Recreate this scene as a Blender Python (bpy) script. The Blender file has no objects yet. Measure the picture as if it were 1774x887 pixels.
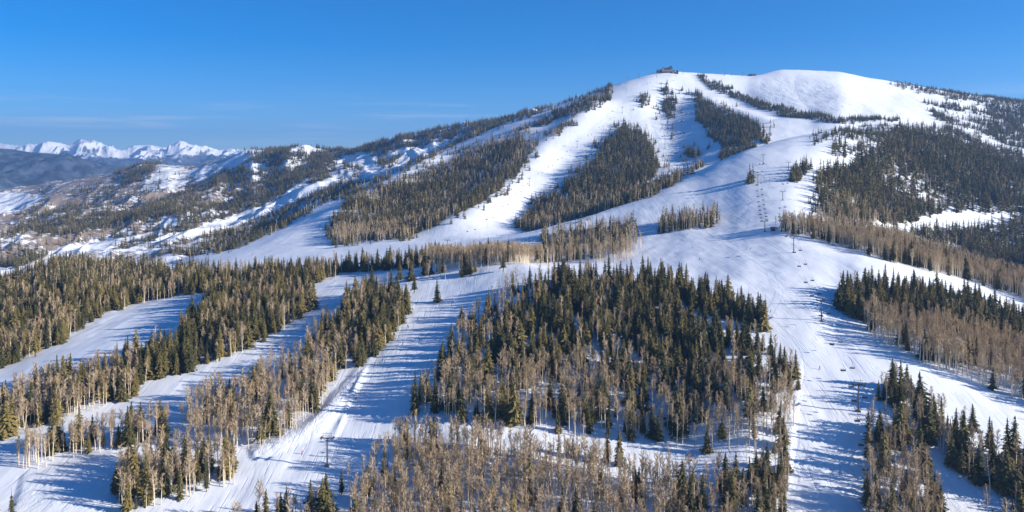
import bpy, bmesh, math, random
import numpy as np
from mathutils import Vector, Matrix

random.seed(7)
RNG = np.random.default_rng(11)
scene = bpy.context.scene
COL = scene.collection

# ------------------------------------------------------------------ camera frame
F = 1400.0            # focal length in pixels of a 1774 px wide picture
UC, VH = 887.0, 290.0  # principal column, eye-level row
CZ = 300.0            # height of the camera above the datum
W0, H0 = 1774.0, 887.0

# ------------------------------------------------------------------ small numeric helpers
def pchip(x, y, xq):
    x = np.asarray(x, float); y = np.asarray(y, float); xq = np.asarray(xq, float)
    h = np.diff(x); d = np.diff(y) / h
    m = np.zeros_like(y)
    m[0] = d[0]; m[-1] = d[-1]
    w1 = 2 * h[1:] + h[:-1]; w2 = h[1:] + 2 * h[:-1]
    ok = d[:-1] * d[1:] > 0
    den = np.where(ok, w1 / np.where(d[:-1] == 0, 1, d[:-1]) + w2 / np.where(d[1:] == 0, 1, d[1:]), 1)
    m[1:-1] = np.where(ok, (w1 + w2) / den, 0)
    i = np.clip(np.searchsorted(x, xq) - 1, 0, len(x) - 2)
    t = np.clip((xq - x[i]) / h[i], 0, 1)
    t2, t3 = t * t, t * t * t
    return ((2*t3 - 3*t2 + 1) * y[i] + (t3 - 2*t2 + t) * h[i] * m[i]
            + (-2*t3 + 3*t2) * y[i+1] + (t3 - t2) * h[i] * m[i+1])

def _hash(ix, iy, seed):
    n = (ix * 374761393 + iy * 668265263 + seed * 974634777) & 0xFFFFFFFF
    n = ((n ^ (n >> 13)) * 1274126177) & 0xFFFFFFFF
    n = n ^ (n >> 16)
    return (n & 0xFFFFFF) / float(0xFFFFFF)

def vnoise(x, y, seed=0):
    x = np.asarray(x, float); y = np.asarray(y, float)
    ix = np.floor(x).astype(np.int64); iy = np.floor(y).astype(np.int64)
    fx, fy = x - ix, y - iy
    fx = fx*fx*fx*(fx*(fx*6-15)+10); fy = fy*fy*fy*(fy*(fy*6-15)+10)
    a = _hash(ix, iy, seed); b = _hash(ix+1, iy, seed)
    c = _hash(ix, iy+1, seed); d = _hash(ix+1, iy+1, seed)
    return (a*(1-fx)+b*fx)*(1-fy) + (c*(1-fx)+d*fx)*fy      # 0..1

def fbm(x, y, octv=4, seed=0, gain=0.5):
    s, a, n = 0.0, 1.0, 0.0
    for o in range(octv):
        s = s + a * (vnoise(x, y, seed+o*17) * 2 - 1); n += a
        x, y, a = x*2.03+13.7, y*2.03+7.1, a*gain
    return s / n

def sharp(x, y, octv=6, seed=0):
    s, a, n, wgt = 0.0, 1.0, 0.0, 1.0
    for o in range(octv):
        v = (1 - np.abs(vnoise(x, y, seed+o*17) * 2 - 1)) * wgt
        s = s + a * v; n += a; wgt = np.clip(v*1.3, 0, 1)
        x, y, a = x*2.11+3.7, y*2.11+9.1, a*0.52
    return s / n

def ridged(x, y, octv=5, seed=0):
    s, a, n = 0.0, 1.0, 0.0
    for o in range(octv):
        v = 1 - np.abs(vnoise(x, y, seed+o*17) * 2 - 1)
        s = s + a * v * v; n += a
        x, y, a = x*2.07+3.7, y*2.07+9.1, a*0.5
    return s / n

def inpoly(px, py, poly):
    c = np.zeros(np.shape(px), bool)
    n = len(poly)
    for i in range(n):
        x1, y1 = poly[i]; x2, y2 = poly[(i+1) % n]
        if y1 == y2: continue
        c ^= ((y1 > py) != (y2 > py)) & (px < (x2-x1)*(py-y1)/(y2-y1)+x1)
    return c

def polydist(X, Y, pts):
    """distance from points to a polyline and the parameter along it"""
    best = np.full(np.shape(X), 1e9); sgn = np.zeros(np.shape(X)); par = np.zeros(np.shape(X)); L = 0.0
    for (ax, ay), (bx, by) in zip(pts[:-1], pts[1:]):
        dx, dy = bx-ax, by-ay; l2 = dx*dx+dy*dy
        t = np.clip(((X-ax)*dx+(Y-ay)*dy)/l2, 0, 1)
        d = np.hypot(X-(ax+t*dx), Y-(ay+t*dy))
        m = d < best
        best = np.where(m, d, best)
        sgn = np.where(m, np.sign((X-ax)*dy-(Y-ay)*dx), sgn)
        par = np.where(m, L+t*math.sqrt(l2), par)
        L += math.sqrt(l2)
    return best, sgn, par, L

# ------------------------------------------------------------------ terrain sheets
def Hh(Y, z):                      # knot given by height instead of by row
    return (Y, VH - z*F/Y)

class Sheet:
    def __init__(self, name, cols, us, ys):
        self.name = name
        ku = np.array(sorted(cols)); K = len(cols[ku[0]])
        kY = np.array([[cols[u][k][0] for k in range(K)] for u in ku], float)
        kV = np.array([[cols[u][k][1] for k in range(K)] for u in ku], float)
        kZ = (VH - kV) * kY / F
        self.u = np.asarray(us, float); self.y = np.asarray(ys, float)
        uq = np.clip(self.u, ku[0], ku[-1])
        Yk = np.stack([pchip(ku, kY[:, k], uq) for k in range(K)], 1)
        Zk = np.stack([pchip(ku, kZ[:, k], uq) for k in range(K)], 1)
        Z = np.stack([pchip(Yk[i], Zk[i], np.clip(self.y, Yk[i, 0], Yk[i, -1])) for i in range(len(self.u))], 0)
        self.Z = Z                                             # [u, y], relative to the eye
        self.U, self.Y = np.meshgrid(self.u, self.y, indexing='ij')
        self.X = (self.U - UC) / F * self.Y
    def finish(self):
        self.V = VH - self.Z * F / self.Y
        cm = np.minimum.accumulate(self.V, axis=1)
        self.vis = self.V <= cm + 5
    def z(self, u, Y):
        fu = np.interp(u, self.u, np.arange(len(self.u))); fy = np.interp(Y, self.y, np.arange(len(self.y)))
        i = np.clip(fu.astype(int), 0, len(self.u)-2); j = np.clip(fy.astype(int), 0, len(self.y)-2)
        a, b = fu-i, fy-j
        Z = self.Z
        return (Z[i, j]*(1-a)+Z[i+1, j]*a)*(1-b)+(Z[i, j+1]*(1-a)+Z[i+1, j+1]*a)*b
    def at(self, u, v):
        """first ground point met by the line of sight through (u, v)"""
        ys = np.exp(np.linspace(math.log(self.y[0]), math.log(self.y[-1]), 4000))
        zz = self.z(np.full(ys.shape, float(u)), ys)
        vv = VH - zz*F/ys
        k = np.argmax(vv <= v)
        if not (vv <= v).any(): k = int(np.argmin(vv))
        Y = ys[k]
        return Vector(((u-UC)/F*Y, Y, zz[k]+CZ))
    def ground(self, X, Y):
        u = UC + X*F/Y
        return float(self.z(np.array([u]), np.array([Y]))[0]) + CZ

us = np.concatenate([np.arange(-900, -60, 14), np.arange(-60, 1840, 3), np.arange(1840, 2700, 14)])
ys_main = np.exp(np.linspace(math.log(130), math.log(3000), 560))
tail = [Hh(1200,-210), Hh(1350,-230), Hh(1500,-240), Hh(1700,-250), Hh(2000,-260), Hh(2300,-270), Hh(3000,-300)]
MAIN = {
 -900: [Hh(130,-150),(330,900),(400,790),(500,690),(850,560),Hh(1000,-180),Hh(1100,-200)]+tail,
 0:    [Hh(130,-165),(330,900),(400,765),(500,642),(900,497),Hh(1000,-150),Hh(1100,-185)]+tail,
 100:  [Hh(130,-165),(330,900),(405,752),(515,618),(950,462),Hh(1060,-140),Hh(1130,-170)]+tail,
 200:  [Hh(130,-165),(330,900),(410,740),(530,597),(960,457),Hh(1080,-135),Hh(1140,-165)]+tail,
 300:  [Hh(130,-168),(330,900),(420,720),(545,578),(880,462),Hh(980,-118),Hh(1080,-135),Hh(1130,-140),Hh(1200,-142),Hh(1300,-150),Hh(1450,-170),Hh(1800,-220),Hh(2200,-260),Hh(3000,-300)],
 400:  [Hh(130,-170),(330,900),(430,700),(560,560),(800,470),Hh(880,-112),(1000,458),(1060,449),(1120,441),(1180,435),(1230,431),(1290,428),Hh(1400,-140),Hh(3000,-300)],
 500:  [Hh(130,-170),(330,900),(430,695),(565,550),(780,466),Hh(850,-106),(960,455),(1020,443),(1080,433),(1150,422),(1250,405),(1350,392),(1430,385),Hh(1900,-240)],
 600:  [Hh(130,-170),(330,900),(430,690),(565,540),(760,463),Hh(820,-101),(920,452),(980,441),(1060,427),(1150,411),(1300,382),(1480,348),(1620,330),Hh(2100,-220)],
 700:  [Hh(130,-170),(330,900),(425,685),(555,538),(720,458),Hh(780,-94),(860,450),(930,437),(1030,421),(1110,410),(1320,368),(1600,310),(1800,287),Hh(2300,-200)],
 800:  [Hh(130,-170),(330,900),(420,680),(540,540),(680,455),Hh(740,-90),(800,449),(880,433),(990,417),(1070,408),(1300,360),(1750,270),(1950,245),Hh(2400,-150)],
 900:  [Hh(130,-170),(330,900),(415,690),(515,550),(640,457),Hh(700,-83),(770,447),(860,430),(960,405),Hh(1040,-92),(1250,365),(1720,250),(2020,205),Hh(2450,-100)],
 1000: [Hh(130,-170),(330,900),(410,700),(490,560),(590,477),Hh(650,-85),(760,448),(860,425),(980,380),Hh(1090,-85),(1270,345),(1720,235),(2080,172),Hh(2500,0)],
 1060: [Hh(130,-170),(330,900),(406,707),(486,563),(575,484),Hh(640,-85),(745,445),(855,415),(1020,360),Hh(1140,-76),(1320,328),(1760,222),(2100,151),Hh(2500,50)],
 1100: [Hh(130,-170),(330,900),(405,710),(485,565),(570,488),Hh(630,-84),(730,442),(850,408),(1050,345),Hh(1180,-68),(1350,316),(1790,212),(2120,138),Hh(2500,80)],
 1160: [Hh(130,-170),(330,900),(402,715),(482,568),(564,494),Hh(625,-82),(712,441),(850,398),(1100,320),Hh(1240,-46),(1420,290),(1860,192),(2150,124),Hh(2500,120)],
 1200: [Hh(130,-170),(330,900),(400,720),(480,570),(560,500),(620,475),(700,440),(850,390),(1150,303),Hh(1290,-25),(1480,270),(1900,180),(2150,126),Hh(2500,120)],
 1250: [Hh(130,-170),(330,900),(395,720),(475,575),(555,500),(620,469),(695,436),(830,389),(1200,280),Hh(1340,-2),(1500,252),(1930,170),(2150,129),Hh(2500,140)],
 1300: [Hh(130,-170),(330,900),(390,720),(470,580),(550,503),(620,463),(690,432),(800,389),(1250,260),Hh(1380,20),(1520,236),(1950,165),(2150,132),Hh(2500,150)],
 1360: [Hh(130,-170),(330,900),(390,720),(465,586),(538,510),(608,466),(670,432),(770,392),(1320,243),Hh(1430,40),(1540,225),(1950,158),(2200,122),Hh(2600,150)],
 1400: [Hh(130,-170),(330,900),(390,720),(460,592),(530,515),(600,470),(660,436),(765,398),(1350,235),Hh(1450,50),(1550,220),(1950,155),(2200,123),Hh(2600,150)],
 1450: [Hh(130,-170),(330,900),(390,720),(455,600),(515,535),(580,485),(650,443),(800,402),(1360,229),Hh(1460,52),(1560,212),(1950,152),(2200,126),Hh(2600,150)],
 1500: [Hh(130,-170),(330,900),(390,720),(450,607),(505,550),(560,497),(640,450),(880,400),(1360,234),Hh(1460,52),(1600,208),(1950,162),(2200,136),Hh(2600,150)],
 1600: [Hh(130,-170),(330,900),(390,725),(445,622),(505,560),(570,517),(640,472),(950,432),(1360,255),Hh(1460,45),(1600,225),(1950,181),(2250,152),Hh(2700,150)],
 1774: [Hh(130,-170),(330,900),(390,735),(445,650),(515,592),(585,547),(655,512),(970,472),(1360,300),Hh(1460,0),(1620,262),(1950,212),(2300,178),Hh(2800,150)],
 2500: [Hh(130,-170),(330,900),(390,770),(440,700),(500,650),(580,610),(650,580),(980,510),(1360,390),(1460,370),(1620,330),(1950,260),(2300,220),Hh(2800,100)],
}
main = Sheet('main', MAIN, us, ys_main)

us_b = np.concatenate([np.arange(-900, -60, 12), np.arange(-60, 1100, 3)])
ys_b = np.exp(np.linspace(math.log(1050), math.log(4500), 420))
FOOT = {
 -900: [Hh(1050,-300),(1500,500),(2000,440),(2600,400),(3400,350),Hh(4500,-250)],
 0:    [Hh(1050,-195),(1400,457),(2000,405),(2600,372),(3400,331),Hh(4500,-250)],
 60:   [Hh(1050,-195),(1400,452),(2000,399),(2600,360),(3380,323),Hh(4500,-250)],
 100:  [Hh(1050,-195),(1420,448),(2000,394),(2600,352),(3350,314),Hh(4500,-230)],
 200:  [Hh(1050,-190),(1450,440),(2000,386),(2600,342),(3300,300),Hh(4500,-200)],
 264:  [Hh(1080,-185),(1450,434),(2000,378),(2600,330),(3220,284),Hh(4500,-200)],
 322:  [Hh(1110,-180),(1450,430),(2000,373),(2600,326),(3150,288),Hh(4500,-200)],
 381:  [Hh(1140,-175),(1480,427),(2000,371),(2520,324),(3060,279),Hh(4500,-150)],
 440:  [Hh(1180,-175),(1530,414),(2020,360),(2480,314),(2950,260),Hh(4500,-120)],
 520:  [Hh(1250,-180),(1600,395),(2050,342),(2450,300),(2850,256),Hh(4500,-100)],
 600:  [Hh(1300,-180),(1700,365),(2100,318),(2450,288),(2800,261),Hh(4500,-100)],
 660:  [Hh(1400,-175),(1780,340),(2150,303),(2450,275),(2720,245),Hh(4500,-80)],
 750:  [Hh(1600,-165),(1900,305),(2220,275),(2450,252),(2650,230),Hh(4500,-40)],
 860:  [Hh(1800,-150),(2000,272),(2250,242),(2450,224),(2600,210),Hh(4500,0)],
 950:  [Hh(2000,-100),(2200,240),(2350,220),(2450,203),(2550,189),Hh(4500,50)],
 1100: [Hh(2000,-100),Hh(2200,-50),Hh(2350,0),Hh(2450,50),Hh(2550,80),Hh(4500,0)],
}
foot = Sheet('foot', FOOT, us_b, ys_b)

us_c = np.concatenate([np.arange(-900, -60, 12), np.arange(-60, 640, 5)])
ys_c = np.exp(np.linspace(math.log(4400), math.log(7500), 90))
FARH = {
 -900: [Hh(4400,-420),(5000,370),(5700,300),(6500,240),Hh(7500,-500)],
 0:    [Hh(4400,-420),(5000,360),(5700,300),(6500,259),Hh(7500,-500)],
 88:   [Hh(4400,-420),(5000,360),(5700,302),(6500,264),Hh(7500,-500)],
 180:  [Hh(4400,-420),(5000,360),(5700,312),(6500,281),Hh(7500,-500)],
 235:  [Hh(4400,-420),(5000,360),(5700,318),(6500,292),Hh(7500,-500)],
 330:  [Hh(4400,-420),(5000,365),(5700,330),(6500,306),Hh(7500,-500)],
 640:  [Hh(4400,-420),(5000,370),(5700,340),(6500,320),Hh(7500,-500)],
}
farh = Sheet('farh', FARH, us_c, ys_c)

us_d = np.concatenate([np.arange(-900, -60, 6), np.arange(-60, 760, 1.5)])
ys_d = np.exp(np.linspace(math.log(7400), math.log(15500), 260))
crest = {-900:240,-500:246,-200:243,-60:246,0:244,40:247,85:239,115:244,145:234,180:243,215:251,240:247,262:246,
         282:250,312:239,335:247,365:251,395:254,430:261,500:280,600:300,760:310}
PEAK = {u: [Hh(7400,-520),(9000,330),(10500,299+max(0,(u-300)*0.02)),(12200,min(283,c+40)),(14000,c+10),Hh(15500,-200)] for u, c in crest.items()}
peak = Sheet('peak', PEAK, us_d, ys_d)

def sstep(a, b, x):
    t = np.clip((x-a)/(b-a), 0, 1)
    return t*t*(3-2*t)

# natural roughness of the ground
X, Y = main.X, main.Y
far_w = sstep(800, 1300, Y)
main.Z = main.Z + (1-far_w)*(1.3*fbm(X/55, Y/55, 3, 1) + 0.30*fbm(X/9, Y/14, 2, 2)) \
        + far_w*(4.0*fbm(X/150, Y/190, 3, 3) + 0.7*fbm(X/22, Y/26, 3, 4))
def bump_line(sheet, line, amp, width, wob=0.0, oneside=False):
    pts = [(sheet.at(u, v).x, sheet.at(u, v).y) for u, v in line]
    d, s, par, L = polydist(sheet.X, sheet.Y, pts)
    a = amp
    if wob: a = amp*(1-wob+wob*2*vnoise(par/6.0, par*0+3.3, 5))
    edge = sstep(0, L*0.08, par)*(1-sstep(L*0.92, L, par))
    sheet.Z = sheet.Z + a*np.exp(-(d/width)**2)*(edge if L > 30 else 1)
# snow berms left by the grooming machines beside the left run
bump_line(main, [(716,528),(660,585),(632,640),(612,680),(590,735),(566,780)], 0.6, 1.4, 0.8)
bump_line(main, [(700,560),(652,600),(605,655),(575,700),(520,752),(470,775)], 0.35, 2.0, 0.8)
bump_line(main, [(1386,620),(1385,680),(1372,760),(1366,840)], 0.4, 1.6, 0.7)
bump_line(main, [(870,762),(960,775),(1090,802),(1280,812)], 0.8, 2.2, 0.5)
# crests and hollows of the mountain face
bump_line(main, [(1050,170),(985,225),(925,280),(860,345),(760,410)], 15, 45)
bump_line(main, [(1000,300),(940,345),(870,385)], -9, 45)
bump_line(main, [(1150,160),(1160,230),(1175,290)], -8, 40)
bump_line(main, [(1010,262),(960,300)], -7, 40)
bump_line(main, [(1215,165),(1330,215),(1450,204)], 6, 30)
bump_line(main, [(760,270),(690,310),(630,345),(560,385)], 8, 40)
bump_line(main, [(905,225),(800,275),(700,325),(640,352)], -8, 35)
# unseen mound added right of frame to shade the gully beyond the right run
main.Z = main.Z + 165*np.exp(-((main.X-880)/115)**2-((main.Y-880)/120)**2)
main.finish()

X, Y = foot.X, foot.Y
a = 0.30
foot.Z = foot.Z + sstep(1050, 1700, Y)*(1-0.6*sstep(2500, 3000, Y))*(
    40*(ridged((X*math.cos(a)-Y*math.sin(a))/230, (X*math.sin(a)+Y*math.cos(a))/1100, 4, 21)-0.5) + 14*fbm(X/110, Y/140, 4, 22)+22*(ridged(X/95+.3*Y/95, Y/420, 3, 25)-.5)) + 4*fbm(X/60, Y/60, 3, 23)
foot.finish()
X, Y = farh.X, farh.Y
farh.Z = farh.Z + 240*(ridged(X/620, Y/1100, 5, 31)-0.55)*(1-sstep(6000, 6500, Y)*0.88)
farh.finish()
X, Y = peak.X, peak.Y
wv = sstep(9000, 11500, Y)
peak.Z = peak.Z + wv*(320*(sharp(X/430+0.3, Y/800, 6, 43)-0.47)) * (1-0.62*sstep(13000, 13900, Y)*(1-sstep(14000, 14400, Y)))
peak.finish()
SH = {'main': main, 'foot': foot}

# ------------------------------------------------------------------ materials
def newmat(name):
    m = bpy.data.materials.new(name); m.use_nodes = True
    nt = m.node_tree
    b = nt.nodes['Principled BSDF']
    return m, nt, b
def N(nt, typ, **kw):
    n = nt.nodes.new(typ)
    for k, v in kw.items(): setattr(n, k, v)
    return n
def math_node(nt, op, a, b=None, clamp=False):
    n = N(nt, 'ShaderNodeMath', operation=op); n.use_clamp = clamp
    for i, x in enumerate((a, b)):
        if x is None: continue
        if isinstance(x, (int, float)): n.inputs[i].default_value = x
        else: nt.links.new(x, n.inputs[i])
    return n.outputs[0]
def mix_col(nt, fac, a, b):
    n = N(nt, 'ShaderNodeMix', data_type='RGBA')
    for sock, x in ((n.inputs[0], fac), (n.inputs[6], a), (n.inputs[7], b)):
        if isinstance(x, (int, float)): sock.default_value = x
        elif isinstance(x, tuple): sock.default_value = (*x, 1)
        else: nt.links.new(x, sock)
    return n.outputs[2]
def noise(nt, vec, scale, detail=4, rough=0.55):
    n = N(nt, 'ShaderNodeTexNoise'); n.inputs['Scale'].default_value = scale
    n.inputs['Detail'].default_value = detail; n.inputs['Roughness'].default_value = rough
    nt.links.new(vec, n.inputs['Vector'])
    return n.outputs['Fac']
def remap(nt, x, a, b, c=0.0, d=1.0):
    n = N(nt, 'ShaderNodeMapRange'); n.interpolation_type = 'SMOOTHSTEP'
    nt.links.new(x, n.inputs[0])
    for i, q in enumerate((a, b, c, d)): n.inputs[i+1].default_value = q
    return n.outputs[0]
def mapping(nt, scale, rot=0.0):
    tc = N(nt, 'ShaderNodeTexCoord'); mp = N(nt, 'ShaderNodeMapping')
    mp.inputs['Scale'].default_value = scale; mp.inputs['Rotation'].default_value = (0, 0, rot)
    nt.links.new(tc.outputs['Object'], mp.inputs['Vector'])
    return mp.outputs[0]

def snow_material(name, cs=1.0, scrub_col=(0.17, 0.125, 0.09), scrub_hi=(0.25, 0.20, 0.155), far=False):
    m, nt, b = newmat(name)
    co = mapping(nt, (1, 1, 1))
    groom = mapping(nt, (1.0, 0.05, 0.3), 0.0)
    ns = noise(nt, groom, 0.55, 3)                              # corduroy drawn down the fall line
    n1 = noise(nt, co, 0.02, 5)
    n2 = noise(nt, co, 0.35*cs, 6, 0.68)
    n3 = noise(nt, co, 0.06*cs, 4)
    snow = mix_col(nt, n1, (0.83, 0.85, 0.885), (0.90, 0.905, 0.915))
    wide = noise(nt, mapping(nt, (1.0, 0.035, 0.3), 0.25), 0.16, 4, 0.6)
    snow = mix_col(nt, remap(nt, ns, 0.42, 0.72, 0.0, 0.30), snow, (0.75, 0.775, 0.825))
    snow = mix_col(nt, remap(nt, wide, 0.48, 0.66, 0.0, 0.35), snow, (0.78, 0.80, 0.85))
    trk = noise(nt, mapping(nt, (1.0, 0.014, 0.3), 0.06), 0.9, 2, 0.5)
    snow = mix_col(nt, remap(nt, trk, 0.60, 0.68, 0.0, 0.40), snow, (0.70, 0.73, 0.79))
    at = N(nt, 'ShaderNodeAttribute', attribute_name='scrub')
    sc = math_node(nt, 'ADD', at.outputs['Fac'], math_node(nt, 'MULTIPLY', math_node(nt, 'SUBTRACT', n2, 0.5), 1.9))
    sc = math_node(nt, 'ADD', sc, math_node(nt, 'MULTIPLY', math_node(nt, 'SUBTRACT', n3, 0.5), 1.5))
    sc = math_node(nt, 'MULTIPLY', remap(nt, sc, 0.42, 0.62), remap(nt, at.outputs['Fac'], 0.02, 0.12))
    brush = mix_col(nt, n2, scrub_col, scrub_hi)
    col = mix_col(nt, sc, snow, brush)
    nt.links.new(col, b.inputs['Base Color'])
    b.inputs['Roughness'].default_value = 0.6
    b.inputs['Specular IOR Level'].default_value = 0.15
    ro = N(nt, 'ShaderNodeAttribute', attribute_name='rough')
    h = math_node(nt, 'MULTIPLY', ns, 0.10)
    h = math_node(nt, 'ADD', h, math_node(nt, 'MULTIPLY', n2, 0.10))
    big = math_node(nt, 'MULTIPLY', math_node(nt, 'MULTIPLY', noise(nt, co, 0.16, 4, 0.6), ro.outputs['Fac']), 3.0)
    h = math_node(nt, 'ADD', h, big)
    h = math_node(nt, 'ADD', h, math_node(nt, 'MULTIPLY', math_node(nt, 'MULTIPLY', noise(nt, mapping(nt, (1.0, .45, .5), .5), 0.05, 6, 0.68), ro.outputs['Fac']), 9.0))
    h = math_node(nt, 'ADD', h, math_node(nt, 'MULTIPLY', wide, 0.5))
    h = math_node(nt, 'SUBTRACT', h, math_node(nt, 'MULTIPLY', remap(nt, trk, 0.58, 0.68), 0.15))
    bp = N(nt, 'ShaderNodeBump'); bp.inputs['Strength'].default_value = 0.55; bp.inputs['Distance'].default_value = 1.0
    nt.links.new(h, bp.inputs['Height']); nt.links.new(bp.outputs[0], b.inputs['Normal'])
    return m
M_SNOW = snow_material('snow')
M_FOOT = snow_material('brush_and_snow', 0.22, (0.20, 0.15, 0.115), (0.33, 0.265, 0.21))

def range_material(name, forest, lo, hi):
    m, nt, b = newmat(name)
    co = mapping(nt, (1, 1, 1))
    geo = N(nt, 'ShaderNodeNewGeometry'); sp = N(nt, 'ShaderNodeSeparateXYZ')
    nt.links.new(geo.outputs['Position'], sp.inputs[0])
    n1 = noise(nt, co, 0.0014, 8, 0.62)
    n2 = noise(nt, co, 0.006, 6, 0.65)
    zz = math_node(nt, 'ADD', sp.outputs['Z'], math_node(nt, 'MULTIPLY', math_node(nt, 'SUBTRACT', n1, 0.5), 520))
    zz = math_node(nt, 'ADD', zz, math_node(nt, 'MULTIPLY', math_node(nt, 'SUBTRACT', n2, 0.5), 180))
    f = remap(nt, zz, lo, hi)
    sl = N(nt, 'ShaderNodeSeparateXYZ'); nt.links.new(geo.outputs['Normal'], sl.inputs[0])
    rock = remap(nt, math_node(nt, 'ADD', sl.outputs['Z'], math_node(nt, 'MULTIPLY', math_node(nt, 'SUBTRACT', n2, 0.5), 0.5)), 0.42, 0.60)
    n5 = noise(nt, co, 0.011, 6, 0.7)
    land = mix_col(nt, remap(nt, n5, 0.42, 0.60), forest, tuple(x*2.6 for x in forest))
    land = mix_col(nt, math_node(nt, 'MULTIPLY', remap(nt, n2, 0.60, 0.66), remap(nt, n1, 0.50, 0.60)), land, (0.7, 0.71, 0.74))
    col = mix_col(nt, math_node(nt, 'MULTIPLY', f, rock), land, (0.88, 0.89, 0.91))
    nt.links.new(col, b.inputs['Base Color']); b.inputs['Roughness'].default_value = 0.8
    b.inputs['Specular IOR Level'].default_value = 0.1
    return m
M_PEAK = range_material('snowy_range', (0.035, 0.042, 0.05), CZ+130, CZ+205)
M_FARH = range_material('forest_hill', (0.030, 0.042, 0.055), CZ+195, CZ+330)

def plain(name, col, rough=0.7, metal=0.0, var=0.0, vscale=1.5):
    m, nt, b = newmat(name)
    c = col
    if var:
        n = noise(nt, mapping(nt, (1, 1, 1)), vscale, 4)
        c = mix_col(nt, n, tuple(x*(1-var) for x in col), tuple(min(1, x*(1+var)) for x in col))
        nt.links.new(c, b.inputs['Base Color'])
    else:
        b.inputs['Base Color'].default_value = (*col, 1)
    b.inputs['Roughness'].default_value = rough; b.inputs['Metallic'].default_value = metal
    return m

def foliage(name, a, bcol, c, trans=0.0, snowy=0.0):
    m, nt, b = newmat(name)
    oi = N(nt, 'ShaderNodeObjectInfo')
    rp = N(nt, 'ShaderNodeValToRGB')
    cr = rp.color_ramp
    cr.elements[0].color = (*a, 1); cr.elements[1].color = (*c, 1)
    e = cr.elements.new(0.5); e.color = (*bcol, 1)
    nt.links.new(oi.outputs['Random'], rp.inputs[0])
    n = noise(nt, mapping(nt, (1, 1, 1)), 9.0, 3)
    col = mix_col(nt, math_node(nt, 'MULTIPLY', n, 0.6), rp.outputs[0], tuple(x*0.62 for x in bcol))
    if snowy:
        geo = N(nt, 'ShaderNodeNewGeometry'); sp = N(nt, 'ShaderNodeSeparateXYZ')
        nt.links.new(geo.outputs['Normal'], sp.inputs[0])
        n4 = noise(nt, mapping(nt, (1, 1, 1)), 21.0, 2)
        s = math_node(nt, 'MULTIPLY', remap(nt, math_node(nt, 'ABSOLUTE', sp.outputs['Z']), 0.72, 0.95), remap(nt, n4, 0.60, 0.70))
        col = mix_col(nt, math_node(nt, 'MULTIPLY', s, snowy), col, (0.8, 0.82, 0.86))
    nt.links.new(col, b.inputs['Base Color'])
    b.inputs['Roughness'].default_value = 0.85; b.inputs['Specular IOR Level'].default_value = 0.1
    return m
M_SPRUCE = foliage('spruce_needles', (0.050, 0.058, 0.028), (0.140, 0.120, 0.043), (0.31, 0.23, 0.070), snowy=0.3)
M_TWIG = foliage('aspen_twigs', (0.46, 0.335, 0.20), (0.60, 0.445, 0.27), (0.74, 0.565, 0.36))
M_BARK = plain('spruce_bark', (0.10, 0.075, 0.055), 0.9, var=0.3)
M_ASPEN = plain('aspen_bark', (0.72, 0.59, 0.43), 0.8, var=0.3, vscale=6)

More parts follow.
